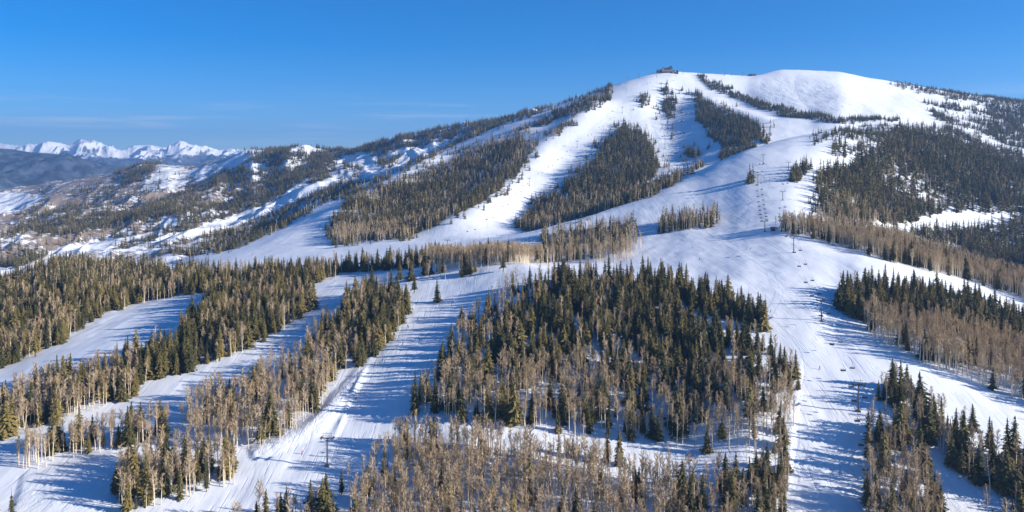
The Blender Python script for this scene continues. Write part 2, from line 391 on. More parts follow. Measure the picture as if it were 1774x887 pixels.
# ------------------------------------------------------------------ object helpers
def tag(o, label=None, cat=None, group=None, kind=None):
    if label: o['label'] = label
    if cat: o['category'] = cat
    if group: o['group'] = group
    if kind: o['kind'] = kind
    return o
def mesh_from(name, verts, faces, mats, midx=None, smooth=False):
    me = bpy.data.meshes.new(name)
    me.from_pydata([tuple(v) for v in verts], [], [tuple(f) for f in faces])
    for m in mats: me.materials.append(m)
    if midx is not None: me.polygons.foreach_set('material_index', np.asarray(midx, np.int32))
    if smooth: me.polygons.foreach_set('use_smooth', np.ones(len(faces), bool))
    me.update()
    return me
def link(name, data, parent=None):
    o = bpy.data.objects.new(name, data); COL.objects.link(o)
    if parent is not None: o.parent = parent
    return o
class MB:
    """collects boxes, tubes and prisms into one mesh"""
    def __init__(self): self.v = []; self.f = []
    def add(self, vs, fs):
        k = len(self.v); self.v += [tuple(x) for x in vs]; self.f += [tuple(i+k for i in f) for f in fs]
        return self
    def box(self, c, s, rot=None, taper=1.0):
        x, y, z = s[0]/2, s[1]/2, s[2]/2
        vs = [Vector((sx*x*(taper if sz > 0 else 1), sy*y*(taper if sz > 0 else 1), sz*z)) for sz in (-1, 1) for sx, sy in ((-1,-1),(1,-1),(1,1),(-1,1))]
        if rot is not None: vs = [rot @ q for q in vs]
        c = Vector(c)
        return self.add([q+c for q in vs], [(3,2,1,0),(4,5,6,7),(0,1,5,4),(1,2,6,5),(2,3,7,6),(3,0,4,7)])
    def tube(self, p0, p1, r0, r1=None, n=8):
        r1 = r0 if r1 is None else r1
        p0, p1 = Vector(p0), Vector(p1); d = (p1-p0)
        q = d.to_track_quat('Z', 'Y').to_matrix()
        vs = []
        for p, r in ((p0, r0), (p1, r1)):
            for i in range(n):
                a = 2*math.pi*i/n
                vs.append(p + q @ Vector((r*math.cos(a), r*math.sin(a), 0)))
        fs = [(i, (i+1) % n, n+(i+1) % n, n+i) for i in range(n)] + [tuple(range(n-1, -1, -1)), tuple(range(n, 2*n))]
        return self.add(vs, fs)
    def path(self, pts, r, n=6):
        pts = [Vector(p) for p in pts]; vs = []
        for i, p in enumerate(pts):
            d = (pts[min(i+1, len(pts)-1)] - pts[max(i-1, 0)])
            q = d.to_track_quat('Z', 'Y').to_matrix()
            for k in range(n):
                a = 2*math.pi*k/n
                vs.append(p + q @ Vector((r*math.cos(a), r*math.sin(a), 0)))
        fs = []
        for i in range(len(pts)-1):
            for k in range(n): fs.append((i*n+k, i*n+(k+1) % n, (i+1)*n+(k+1) % n, (i+1)*n+k))
        fs += [tuple(range(n-1, -1, -1)), tuple(range((len(pts)-1)*n, len(pts)*n))]
        return self.add(vs, fs)
    def prism(self, prof, y0, y1):                     # profile in xz, extruded along y
        n = len(prof)
        vs = [(x, y0, z) for x, z in prof] + [(x, y1, z) for x, z in prof]
        fs = [(i, (i+1) % n, n+(i+1) % n, n+i) for i in range(n)] + [tuple(range(n-1, -1, -1)), tuple(range(n, 2*n))]
        return self.add(vs, fs)
    def data(self, name, mats, smooth=False): return mesh_from(name, self.v, self.f, mats, smooth=smooth)
    def build(self, name, mat, parent=None, smooth=False): return link(name, self.data(name, [mat], smooth), parent)

def grid_mesh(sheet, name, mat, attrs):
    nu, ny = sheet.Z.shape
    co = np.stack([sheet.X, sheet.Y, sheet.Z+CZ], -1).reshape(-1, 3)
    i = np.arange(nu-1)[:, None]*ny + np.arange(ny-1)[None, :]
    q = np.stack([i, i+ny, i+ny+1, i+1], -1).reshape(-1, 4)
    me = bpy.data.meshes.new(name)
    me.vertices.add(len(co)); me.vertices.foreach_set('co', co.astype(np.float32).ravel())
    me.loops.add(q.size); me.loops.foreach_set('vertex_index', q.astype(np.int32).ravel())
    me.polygons.add(len(q)); me.polygons.foreach_set('loop_start', np.arange(0, q.size, 4, dtype=np.int32))
    me.polygons.foreach_set('use_smooth', np.ones(len(q), bool))
    for k, v in attrs.items():
        at = me.attributes.new(k, 'FLOAT', 'POINT'); at.data.foreach_set('value', np.asarray(v, np.float32).ravel())
    me.materials.append(mat); me.update(calc_edges=True); me.validate()
    o = link(name, me); o['kind'] = 'structure'
    return o

# ground cover maps: brown brush and rough, skied-up snow, both where they lie on the land
def soft(sheet, poly, blur=1):
    m = inpoly(sheet.U, sheet.V, poly).astype(float)
    for _ in range(blur):
        m = (m + np.roll(m, 1, 0) + np.roll(m, -1, 0) + np.roll(m, 1, 1) + np.roll(m, -1, 1))/5
    return m
rough = np.zeros(main.Z.shape)
for p in ([(1140,195),(1175,200),(1205,260),(1195,300),(1150,300),(1140,250)],
          [(1370,140),(1440,140),(1520,190),(1560,205),(1420,195),(1380,175)],
          [(1300,140),(1370,130),(1400,195),(1320,180)],
          [(1560,160),(1700,180),(1720,240),(1600,230),(1540,200)]):
    rough = np.maximum(rough, .6*soft(main, p, 14))
for p, v in (([(440,795),(560,745),(640,645),(622,640),(540,722),(430,778)], .5), ([(20,885),(40,822),(190,782),(230,800),(190,885)], .3), ([(1100,440),(1200,400),(1300,395),(1200,450)], .08),
             ([(700,715),(860,740),(1290,800),(1280,820),(860,780),(690,765)], .25), ([(1200,640),(1386,660),(1366,850),(1180,850)], .25), ([(1500,740),(1640,760),(1774,830),(1774,900),(1500,900)], .25)):
    rough = np.maximum(rough, v*soft(main, p, 6))
rough = np.maximum(rough, 0.045)
scrub_m = np.zeros(main.Z.shape)
for p, v in (([(575,425),(640,405),(700,385),(790,350),(760,388),(700,412),(640,420)], .5),
             ([(900,395),(960,350),(1050,360),(1000,400)], .38),
             ([(930,430),(1000,395),(1100,385),(1090,415),(1010,445)], .35),
             ([(1410,395),(1480,392),(1600,425),(1700,458),(1774,485),(2000,560),(2000,590),(1774,512),(1600,462),(1500,440)], .40),
             ([(1420,370),(1560,350),(1640,365),(1560,388),(1460,388)], .40)):
    scrub_m = np.maximum(scrub_m, v*soft(main, p, 4))
scrub_f = np.full(foot.Z.shape, 0.28)
def setf(p, v, blur=5):
    global scrub_f
    s = soft(foot, p, blur); scrub_f = scrub_f*(1-s) + v*s
setf([(-900,350),(0,330),(97,312),(176,302),(262,282),(330,286),(382,278),(440,262),(460,300),(420,345),(330,372),(220,402),(100,430),(0,470),(-900,520)], .66)
setf([(180,400),(330,372),(440,340),(560,330),(640,330),(600,400),(450,420),(200,460)], .54)
setf([(-900,400),(0,396),(0,440),(-900,480)], .7)
setf([(250,300),(272,284),(322,290),(330,310),(300,330),(245,332)], .36)        # half bare knoll
for p in ([(-60,334),(20,334),(75,338),(60,352),(25,368),(-60,372)], [(322,296),(392,279),(440,262),(448,266),(400,292),(345,312)],
          [(590,300),(600,282),(640,268),(680,262),(740,262),(745,270),(650,318),(560,320),(570,303)],
          [(470,352),(540,318),(590,306),(600,312),(500,360),(400,392),(300,420),(230,436),(230,428),(330,398)],
          [(30,470),(95,436),(190,418),(280,398),(285,404),(190,428),(100,446),(40,480)],
          [(440,270),(500,262),(490,285),(450,300),(400,330),(380,330)],
          [(0,462),(20,466),(40,480),(-60,490)], [(190,405),(225,402),(225,412),(190,416)], [(276,378),(305,376),(308,390),(278,397)]):
    setf(p, 0.0, 2)
o_ground = grid_mesh(main, 'snow_ground', M_SNOW, {'rough': rough, 'scrub': scrub_m})
o_foot = grid_mesh(foot, 'hills', M_FOOT, {'rough': np.full(foot.Z.shape, .5), 'scrub': scrub_f})
o_farh = grid_mesh(farh, 'hill', M_FARH, {})
o_peak = grid_mesh(peak, 'mountain_range', M_PEAK, {})
tag(o_ground, 'white groomed snow ground rising from the foreground slope to the rounded ski mountain', 'ground')
tag(o_foot, 'lower hills with brown brush, snow patches and dark woods behind the ski mountain', 'hills')
tag(o_farh, 'dark blue forested hill in front of the snowy range', 'hill')
tag(o_peak, 'snow covered mountain range along the far skyline', 'mountains')

# ------------------------------------------------------------------ trees
def spruce_geo(seed, H=16.0, top=1.0, levels=26, per=8, sub=3, r0=0.155, bare=0.07, full=True):
    """one spruce: trunk faces and crown faces, H metres tall"""
    r = random.Random(seed); tv, tf = [], []
    n = 6 if full else 4
    for k, (z, rad) in enumerate(((-0.6, .021*H*0.9), (H*.5, .011*H), (H*.97, .002*H))):
        for i in range(n):
            a = 2*math.pi*i/n; tv.append((rad*math.cos(a), rad*math.sin(a), z))
    for k in range(2):
        for i in range(n): tf.append((k*n+i, k*n+(i+1) % n, (k+1)*n+(i+1) % n, (k+1)*n+i))
    cv, cf = [], []
    def tri(*p):
        k = len(cv); cv.extend(p); cf.append(tuple(range(k, k+len(p))))
    lop = r.uniform(0, 6.28); lopa = r.uniform(0, .22)
    for L in range(levels):
        t = (L+r.uniform(-.35, .35))/levels; t = max(0.0, min(.985, t))
        z = H*(bare+(1-bare)*t)
        if t > top: continue
        prof = (1-t**1.25)**0.9*(0.72+0.28*min(1, t/.12))
        R = H*r0*prof*r.uniform(.70, 1.22)+.20
        m = max(3, int(per*(.45+.75*(1-t)))); a0 = r.uniform(0, 6.28)
        for k in range(m):
            if r.random() < .08: continue
            a = a0+2*math.pi*k/m+r.uniform(-.3, .3)
            rr = R*r.uniform(.62, 1.15)*(1+lopa*math.cos(a-lop))
            droop = r.uniform(.12, .42)*rr
            d = Vector((math.cos(a), math.sin(a), 0)); s = Vector((-d.y, d.x, 0))
            for q in range(sub):
                f0 = (q+r.uniform(-.1, .2))/sub*.85; f1 = min(1.06, f0+1.45/sub)
                w = rr*r.uniform(.16, .30)*(1.15-.5*f0)+.10
                tilt = r.uniform(-.35, .35); up = r.uniform(-.10, .16)*rr
                p0 = d*(rr*f0)+Vector((0, 0, z-droop*f0*f0+up*.3))
                p1 = d*(rr*f1)+Vector((0, 0, z-droop*f1*f1-.05*rr))
                pm = (p0*.45+p1*.55)
                tri(p0, pm+s*w+Vector((0, 0, tilt*w-.60*w)), p1, pm-s*w+Vector((0, 0, -tilt*w-.60*w)))
        # needles close to the stem keep the middle of the crown dense
        for k in range(3 if full else 1):
            a = r.uniform(0, 6.28); w = R*.42+.1
            d = Vector((math.cos(a), math.sin(a), 0))
            hgt = H/levels*1.3
            tri(Vector((0, 0, z+hgt)), d*w+Vector((0, 0, z-.2*hgt)), Vector((-d.y, d.x, 0))*w*.8+Vector((0, 0, z-.5*hgt)))
    if top == 1: tri(Vector((.14, 0, H*.94)), Vector((-.07, .12, H*.94)), Vector((0, 0, H*1.01)))
    if top == 1: tri(Vector((.10, -.1, H*.94)), Vector((-.14, -.02, H*.94)), Vector((0, 0, H*1.01)))
    return tv, tf, cv, cf

def aspen_geo(seed, H=14.0, boughs=22, twigs=12, tw=0.075, full=True):
    r = random.Random(seed); tv, tf = [], []
    n = 6 if full else 3
    bend = [Vector((0, 0, -.5))]; off = Vector((0, 0, 0)); S = 6
    lean = Vector((r.uniform(-.05, .05), r.uniform(-.05, .05), 0))
    for k in range(1, S+1):
        off = off + lean*H/S + Vector((r.uniform(-.1, .1), r.uniform(-.1, .1), 0)); bend.append(Vector((off.x, off.y, H*.97*k/S)))
    rb = H*.0135
    for k, p in enumerate(bend):
        rad = rb*(1-k/(S+.25))**.7
        for i in range(n):
            a = 2*math.pi*i/n; tv.append((p.x+rad*math.cos(a), p.y+rad*math.sin(a), p.z))
    for k in range(S):
        for i in range(n): tf.append((k*n+i, k*n+(i+1) % n, (k+1)*n+(i+1) % n, (k+1)*n+i))
    def stem(t):
        x = t*S; i = min(S-1, int(x)); return bend[i].lerp(bend[i+1], x-i)
    cv, cf = [], []
    def sliver(p0, p1, w):
        d = (p1-p0); s = d.cross(Vector((r.uniform(-1, 1), r.uniform(-1, 1), r.uniform(-.4, .4))))
        if s.length < 1e-6: return
        s = s.normalized()*w*.5; k = len(cv)
        cv.extend((p0-s, p0+s, p1+s*.35, p1-s*.35)); cf.append((k, k+1, k+2, k+3))
    low = r.uniform(.36, .52)
    for b in range(boughs):
        t = low+(0.97-low)*(b+r.random())/boughs
        p = stem(t); a = r.uniform(0, 6.28)
        ln = H*r.uniform(.09, .17)*(1.15-.62*(t-low)/(1-low))*(.55+.45*min(1, (t-low)/.12))
        el = r.uniform(.70, 1.28)
        d = Vector((math.cos(a)*math.cos(el), math.sin(a)*math.cos(el), math.sin(el)))
        e = p+d*ln
        sliver(p, e, tw*2.0)
        for q in range(twigs):
            f = r.uniform(.2, 1.0); s0 = p.lerp(e, f)
            dd = (d+Vector((r.uniform(-.9, .9), r.uniform(-.9, .9), r.uniform(-.15, .9)))).normalized()
            sliver(s0, s0+dd*ln*r.uniform(.25, .6), tw*r.uniform(.8, 1.5))
    # a few dead stubs on the bare lower stem
    for b in range(3 if full else 0):
        p = stem(r.uniform(.2, low)); a = r.uniform(0, 6.28)
        sliver(p, p+Vector((math.cos(a), math.sin(a), r.uniform(0, .5)))*r.uniform(.5, 1.1), tw*1.2)
    return tv, tf, cv, cf

NV = 8
SPR = [spruce_geo(100+i, levels=24+i % 4*2, r0=(.155,.19,.12,.215,.17,.14,.225,.18)[i], top=(1,1,1,1,1,.80,1,.92)[i], bare=(.03, .10, .16, .05, .22, .04, .13, .07)[i]) for i in range(NV)]
ASP = [aspen_geo(200+i, boughs=24+i % 3*5) for i in range(NV)]
SPR_L = [spruce_geo(300+i, levels=11, per=6, sub=1, r0=.19+.016*(i % 4), bare=.04, full=False) for i in range(NV)]
ASP_L = [aspen_geo(400+i, boughs=13, twigs=5, tw=.125, full=False) for i in range(NV)]
def parts_of(g, nm, mt, mc):
    tv, tf, cv, cf = g
    return mesh_from(nm+'_trunk', tv, tf, [mt], smooth=True), mesh_from(nm+'_crown', cv, cf, [mc])
def joined(g, nm, mt, mc):
    tv, tf, cv, cf = g; k = len(tv)
    return mesh_from(nm, tv+[tuple(c) for c in cv], tf+[tuple(i+k for i in f) for f in cf], [mt, mc], [0]*len(tf)+[1]*len(cf))
SPR_P = [parts_of(g, 'spruce', M_BARK, M_SPRUCE) for g in SPR]
ASP_P = [parts_of(g, 'aspen', M_ASPEN, M_TWIG) for g in ASP]

# each wood: sheet, ground outline (as seen in the photograph), spruces and aspens per square metre, depth range, height factor, where it is
W = []
def wood(sheet, pts, ds, da, place, yr=(0, 9e9), hs=1.0, ha=1.0, patchy=0.0, key=None):
    W.append(dict(s=sheet, p=pts, d=(ds, da), place=place, yr=yr, h=(hs, ha), patchy=patchy))
P_C = 'in the big grove between the two wide runs'
wood('main', [(775,610),(800,560),(880,510),(950,492),(1000,484),(1100,490),(1150,512),(1180,546),(1250,572),(1330,606),(1386,655),(1380,690),(1200,655),(1000,645),(850,645),(745,665)], 0.032, 0.01, 'in upper half of the central grove', patchy=.5)
wood('main', [(1090,492),(1150,494),(1240,516),(1330,558),(1324,576),(1225,545),(1150,522)], 0.062, 0.004, 'on the tree tongue above the central grove')
wood('main', [(745,665),(850,645),(1000,645),(1200,655),(1380,690),(1372,760),(1362,792),(1290,798),(1180,774),(1080,764),(960,749),(860,740),(740,722),(705,715)], 0.015, 0.05, 'in lower half of the central grove', patchy=.3)
wood('main', [(690,764),(860,776),(960,798),(1100,826),(1180,846),(1180,1000),(595,1000),(608,890),(650,812)], 0.006, 0.11, 'in the pale bottom grove', patchy=.3)
wood('main', [(1180,846),(1290,838),(1366,805),(1356,1000),(1180,1000)], 0.034, 0.045, "at the central grove's lower right corner", patchy=.3)
wood('main', [(598,528),(640,505),(712,522),(690,575),(640,628),(590,652),(530,628),(535,590),(590,560)], 0.036, 0.024, 'on the bank left of middle run', patchy=.3)
wood('main', [(530,628),(590,652),(545,722),(480,772),(420,784),(330,774),(312,748),(330,712),(440,668)], 0.01, 0.115, 'in the pale grove by middle run', patchy=.3)
wood('main', [(345,548),(360,512),(450,503),(535,503),(545,540),(500,565),(460,592),(400,622),(330,643),(260,662),(215,643),(205,625),(300,600),(330,562)], 0.04, 0.014, 'in the dark wood between left runs', patchy=.35)
wood('main', [(-60,780),(0,708),(60,676),(130,655),(205,640),(260,662),(245,684),(170,708),(100,733),(40,752)], 0.028, 0.062, 'on the bank between the left runs', patchy=.3)
wood('main', [(20,814),(30,797),(110,773),(190,759),(300,741),(312,752),(250,769),(150,789),(60,814)], 0.016, 0.085, 'in the thin lower left row')
wood('main', [(198,865),(205,832),(240,805),(330,800),(400,805),(405,838),(360,852),(300,872),(220,892)], 0.022, 0.095, 'in the small lower left tree island')
wood('main', [(385,930),(440,895),(560,895),(582,935),(560,1000),(380,1000)], 0.036, 0.02, 'in the clump at the bottom edge')
wood('main', [(-160,870),(8,885),(35,910),(20,980),(-160,980)], .030, .004, 'in the bottom left corner')
wood('main', [(-900,700),(-300,700),(0,642),(60,617),(130,582),(180,547),(260,522),(350,508),(450,503),(535,493),(600,474),(700,467),(735,463),(740,457),(600,465),(430,477),(300,468),(108,454),(0,494),(-300,560),(-900,600)], 0.028, 0.008, 'in the broad wood behind left run', (400,1120), .95, patchy=.35)
wood('main', [(-300,720),(0,642),(115,590),(115,568),(0,606),(-300,670)], 0.006, 0.05, 'along the edge of the left run')
wood('main', [(245,526),(320,512),(322,500),(250,510)], .0, .035, 'at the head of the left run')
wood('main', [(735,459),(750,449),(1000,449),(1005,454),(880,460),(790,470)], 0.008, 0.09, 'in the pale row behind the central grove', (600,1000))
wood('main', [(690,484),(720,474),(830,467),(835,477),(760,489)], .010, .004, 'on the open snow behind the middle run', (560,900))
wood('main', [(935,432),(940,408),(1020,398),(1100,385),(1102,415),(1080,442),(1010,452)], .012, .022, 'below the middle ridge', (640,1080))
wood('main', [(1005,455),(1080,440),(1110,425),(1115,432),(1085,455)], .0, .045, 'behind the top of the central grove', (640,1000))
wood('main', [(1138,400),(1145,385),(1240,374),(1248,386),(1230,394),(1140,406)], .030, .050, 'in the small island on the middle ridge', (700,1000))
wood('main', [(1344,400),(1360,392),(1420,388),(1500,402),(1600,427),(1700,460),(1774,490),(2300,620),(2300,680),(1774,518),(1700,492),(1600,467),(1500,442),(1400,410)], 0.018, 0.08, 'in the long belt beyond the right run', (560,1000))
wood('main', [(1445,533),(1460,505),(1560,505),(1700,533),(1762,562),(1762,602),(1600,572),(1480,552)], 0.052, 0.006, 'in the dark half of the right grove')
wood('main', [(1480,552),(1600,572),(1760,602),(1900,660),(1900,740),(1774,698),(1680,662),(1600,632),(1520,592)], 0.008, 0.095, 'in the pale half of the right grove')
wood('main', [(1760,562),(2000,640),(2000,740),(1900,700),(1760,602)], 0.035, 0.02, 'at the right edge')
wood('main', [(1515,675),(1560,673),(1600,712),(1680,752),(1774,812),(1900,880),(1900,980),(1774,885),(1700,852),(1620,793),(1570,723),(1520,693)], 0.046, 0.035, 'in the lower right strip of wood')
wood('main', [(1495,765),(1500,740),(1545,735),(1590,762),(1625,870),(1650,1000),(1500,1000),(1500,830)], 0.024, 0.085, 'in the grove at the bottom right')
wood('main', [(1650,950),(1774,905),(1950,1000),(1650,1000)], .006, .012, 'at the bottom right edge')
wood('main', [(1880,730),(2400,900),(2400,1050),(1960,1000),(1900,880)], .022, .015, 'right')
# the ski mountain
FAR = 'far'
wood('main', [(575,390),(600,355),(660,325),(720,315),(800,285),(850,258),(905,243),(912,278),(885,312),(835,352),(762,387),(700,412),(640,418),(580,424)], .026, .004, FAR, (1000,9999), 1.0, patchy=.7)
wood('main', [(575,424),(580,405),(640,400),(700,390),(790,352),(760,388),(700,414),(640,420)], .006, .03, FAR, (1000,9999), .9)
wood('main', [(628,346),(700,311),(760,287),(850,247),(910,217),(920,226),(855,262),(760,300),(690,335),(640,353)], .016, .008, FAR, (1000,9999), .8, patchy=.6)
wood('main', [(905,227),(950,202),(1000,182),(1062,153),(1063,166),(1042,186),(990,202),(940,216)], .022, .003, FAR, (1400,9999), .9, patchy=.3)
wood('main', [(880,258),(930,243),(960,225),(1000,205),(1005,215),(960,240),(935,252),(905,275)], .014, .004, FAR, (1400,9999), .8, patchy=.5)
wood('main', [(1025,285),(1078,222),(1110,234),(1130,262),(1140,300),(1100,332),(1010,352),(985,342),(975,322),(1000,302)], .030, .001, FAR, (1100,9999), 1.1, patchy=.5)
wood('main', [(912,374),(930,348),(960,340),(1000,352),(1100,332),(1180,300),(1215,282),(1216,288),(1132,342),(1050,378),(930,402),(895,398)], .024, .010, FAR, (1020,9999), .9, patchy=.4)
wood('main', [(1104,182),(1110,166),(1125,162),(1128,182),(1115,189)], .030, .0, FAR, (1500,9999), .9)
wood('main', [(1148,182),(1150,152),(1160,152),(1167,172),(1175,187),(1160,208),(1152,197)], .030, .0, FAR, (1500,9999), .9)
wood('main', [(1182,155),(1200,158),(1240,183),(1290,203),(1325,228),(1332,248),(1300,243),(1250,218),(1215,193)], .026, .0, FAR, (1400,9999), .85, patchy=.4)
wood('main', [(1204,198),(1230,198),(1280,218),(1300,243),(1312,258),(1280,268),(1250,280),(1245,272),(1260,257),(1225,232)], .032, .0, FAR, (1300,9999), .9, patchy=.3)
wood('main', [(1208,131),(1240,141),(1300,171),(1370,191),(1450,204),(1552,206),(1562,209),(1450,214),(1370,204),(1300,183),(1230,152)], .055, .0, FAR, (1450,9999), .55)
wood('main', [(1187,272),(1195,258),(1212,270),(1205,275)], .04, .0, FAR, (1200,9999), .9)
wood('main', [(1296,321),(1299,308),(1305,308),(1308,321)], .06, .0, 'on the open upper run', (800,1300), .95)
wood('main', [(1365,312),(1372,296),(1405,283),(1405,294),(1380,318)], .030, .004, 'in the island on the upper run', (800,1400), .9)
wood('main', [(1437,268),(1440,250),(1500,255),(1520,265),(1500,271),(1450,271)], .014, .0, FAR, (900,1450), .8)
wood('main', [(1402,238),(1430,232),(1440,236),(1420,250),(1404,258)], .010, .0, FAR, (900,1450), .6)
wood('main', [(1410,348),(1420,308),(1480,292),(1500,272),(1560,232),(1640,245),(1774,295),(2100,380),(2100,440),(1774,352),(1640,372),(1560,388),(1480,388),(1430,374)], .032, .003, FAR, (800,1700), 1.2, patchy=.55)
wood('main', [(1420,375),(1440,350),(1500,352),(1560,350),(1610,362),(1560,388),(1480,390)], .004, .030, FAR, (800,1400), .9)
wood('main', [(1540,405),(1600,398),(1680,383),(1774,340),(2100,420),(2100,560),(1774,478),(1680,443),(1600,412)], .032, .004, FAR, (700,1300), 1.15, patchy=.45)
wood('main', [(1600,178),(1774,188),(1774,285),(1700,255),(1640,230),(1620,205)], .013, .0, FAR, (1400,2600), .75, patchy=.9)
wood('main', [(1774,185),(2200,240),(2200,340),(1774,285)], .013, .0, FAR, (1400,2600), .75, patchy=.9)
wood('main', [(1540,144),(1660,162),(1774,177),(2200,225),(2200,240),(1774,190),(1640,170),(1560,153)], .020, .0, FAR, (1700,2600), .6, patchy=.2)
wood('main', [(1440,228),(1480,217),(1560,217),(1620,230),(1500,248),(1440,243)], .011, .0, FAR, (1200,1800), .65, patchy=.4)
wood('main', [(360,446),(450,408),(560,352),(640,318),(740,272),(850,224),(900,203),(1000,170),(1060,150),(1064,153),(1000,176),(900,208),(850,229),(740,277),(640,324),(560,358),(450,416),(362,452)], .012, .001, FAR, (1150,2200), .75, patchy=.6)
# strays round the woods of the mountain
wood('main', [(965,330),(1015,270),(1065,210),(1120,220),(1150,265),(1160,300),(1100,350),(960,400),(890,405),(900,370)], .003, .001, FAR, (1050,9999), .8, patchy=.7)
wood('main', [(560,400),(600,335),(720,290),(850,240),(930,215),(935,280),(900,320),(840,365),(700,425),(580,430)], .0035, .001, FAR, (1050,9999), .8, patchy=.8)
wood('main', [(1095,190),(1110,150),(1170,140),(1340,215),(1345,255),(1240,290),(1180,285),(1150,215)], .0010, .0, FAR, (1350,9999), .75, patchy=.8)
wood('main', [(1400,360),(1415,290),(1500,240),(1600,215),(1774,270),(1774,400),(1640,385),(1430,385)], .004, .001, FAR, (800,1900), .9, patchy=.6)
# the hills behind
wood('foot', [(605,262),(640,244),(700,239),(752,228),(762,233),(700,253),(680,262),(640,272),(612,268)], .026, .0, FAR, hs=1.0)
wood('foot', [(740,231),(860,208),(960,188),(960,205),(860,232),(760,250)], .022, .0, FAR, hs=1.0)
wood('foot', [(430,265),(480,258),(600,261),(600,272),(560,287),(440,283)], .020, .0, FAR, patchy=.5)
wood('foot', [(455,295),(530,287),(532,312),(480,332),(450,315)], .022, .0, FAR, patchy=.3)
wood('foot', [(538,282),(575,287),(572,322),(543,322)], .022, .0, FAR, patchy=.3)
wood('foot', [(655,285),(672,278),(690,275),(682,288),(662,293)], .028, .0, FAR)
wood('foot', [(590,292),(615,290),(615,300),(595,302)], .014, .0, FAR)
wood('foot', [(370,303),(440,292),(432,312),(380,334)], .016, .0, FAR, patchy=.5)
wood('foot', [(200,300),(262,284),(275,285),(255,310),(225,312)], .018, .0, FAR, patchy=.3)
wood('foot', [(240,372),(330,340),(440,312),(520,330),(560,330),(640,318),(640,330),(560,360),(470,385),(330,425),(220,432),(190,400)], .0065, .0004, FAR, patchy=.9)
wood('foot', [(0,400),(120,380),(240,372),(260,400),(180,425),(60,442),(0,440)], .006, .0004, FAR, patchy=.9)
wood('foot', [(120,395),(250,360),(330,330),(345,338),(260,375),(130,408)], .011, .0006, FAR, patchy=.75)
wood('foot', [(-900,420),(0,420),(100,432),(40,475),(-900,540)], .009, .0004, FAR, patchy=.8)
wood('foot', [(60,340),(330,300),(420,300),(420,340),(200,380),(20,400)], .0022, .0, FAR, patchy=.95)
wood('foot', [(290,440),(360,420),(470,392),(560,355),(640,320),(646,326),(560,364),(480,402),(400,430),(330,446)], .022, .008, FAR, patchy=.3)
wood('foot', [(560,320),(640,312),(640,322),(560,352)], .012, .006, FAR, patchy=.4)

KEEP_OUT = [('foot', [(470,352),(540,318),(590,306),(600,312),(500,360),(400,392),(300,420),(230,436),(230,428),(330,398)]),
            ('foot', [(30,470),(95,436),(190,418),(280,398),(285,404),(190,428),(100,446),(40,480)]),
            ('foot', [(0,462),(20,466),(40,480),(-60,490)]), ('foot', [(276,378),(305,376),(308,390),(278,397)]),
            ('main', [(1560,392),(1640,368),(1690,372),(1774,368),(1774,385),(1690,400),(1600,402),(1560,408)]),
            ('main', [(1235,560),(1330,592),(1330,606),(1235,574)])]
cellA = {}
for k, s in SH.items():
    du = np.gradient(s.u)[:, None]; dy = np.gradient(s.y)[None, :]
    cellA[k] = du/F*s.Y*dy
WARP = {(k, q): (fbm(s.X/q, s.Y/q, 4, 61, .75)*2, fbm(s.X/q, s.Y/q, 4, 71, .75)*2) for k, s in SH.items() for q in (14.0, 38.0)}
T = []           # x, y, z, species, height, width factor, wood index
for wi, w in enumerate(W):
    s = SH[w['s']]
    wa = (0.8 if 'tongue' in w['place'] else 2.5) if w['place'] != FAR else (5.0 if w['s'] == 'main' else 15.0); ws = 14.0 if w['place'] != FAR else 38.0
    m = s.vis & inpoly(s.U+wa*WARP[w['s'], ws][0], s.V+wa*.7*WARP[w['s'], ws][1], w['p']) & (s.Y > w['yr'][0]) & (s.Y < w['yr'][1])
    for ks, kp in KEEP_OUT:
        if ks == w['s']: m &= ~inpoly(s.U, s.V, kp)
    ii, jj = np.nonzero(m)
    if len(ii) == 0: continue
    A = cellA[w['s']][ii, jj]; xs, yy = s.X[ii, jj], s.Y[ii, jj]
    sc = 28.0 if w['place'] != FAR else (60.0 if w['s'] == 'main' else 150.0)
    nn = vnoise(xs/sc, yy/sc, 50+wi)*.65 + vnoise(xs/(sc*.35), yy/(sc*.35), 90+wi)*.35
    for sp in (0, 1):
        d = w['d'][sp]*(1.3 if w['place'] == FAR and w['s'] == 'main' else 1.15 if w['place'] != FAR else 1.0)
        if d <= 0: continue
        nz = nn if sp == 0 else 1-nn
        mod = 1-w['patchy'] + w['patchy']*2.2*sstep(.36, .62, nz)
        cnt = RNG.poisson(d*A*mod)
        idx = np.repeat(np.arange(len(ii)), cnt)
        if len(idx) == 0: continue
        uu = s.U[ii, jj][idx] + (RNG.random(len(idx))-.5)*np.gradient(s.u)[ii[idx]]
        yv = yy[idx] + (RNG.random(len(idx))-.5)*np.gradient(s.y)[jj[idx]]
        xv = (uu-UC)/F*yv; zv = s.z(uu, yv)+CZ-.15
        if sp == 0: h = np.clip(RNG.normal(14.0, 3.9, len(idx)), 4, 22)
        else: h = np.clip(RNG.normal(14.2, 2.2, len(idx)), 7, 19)
        h = h*w['h'][sp]
        T.append(np.stack([xv, yv, zv, np.full(len(idx), sp), h, RNG.uniform(.84, 1.28, len(idx))*(1.0 if w['place'] != FAR else 1.12), np.full(len(idx), wi)], 1))
T = np.concatenate(T)
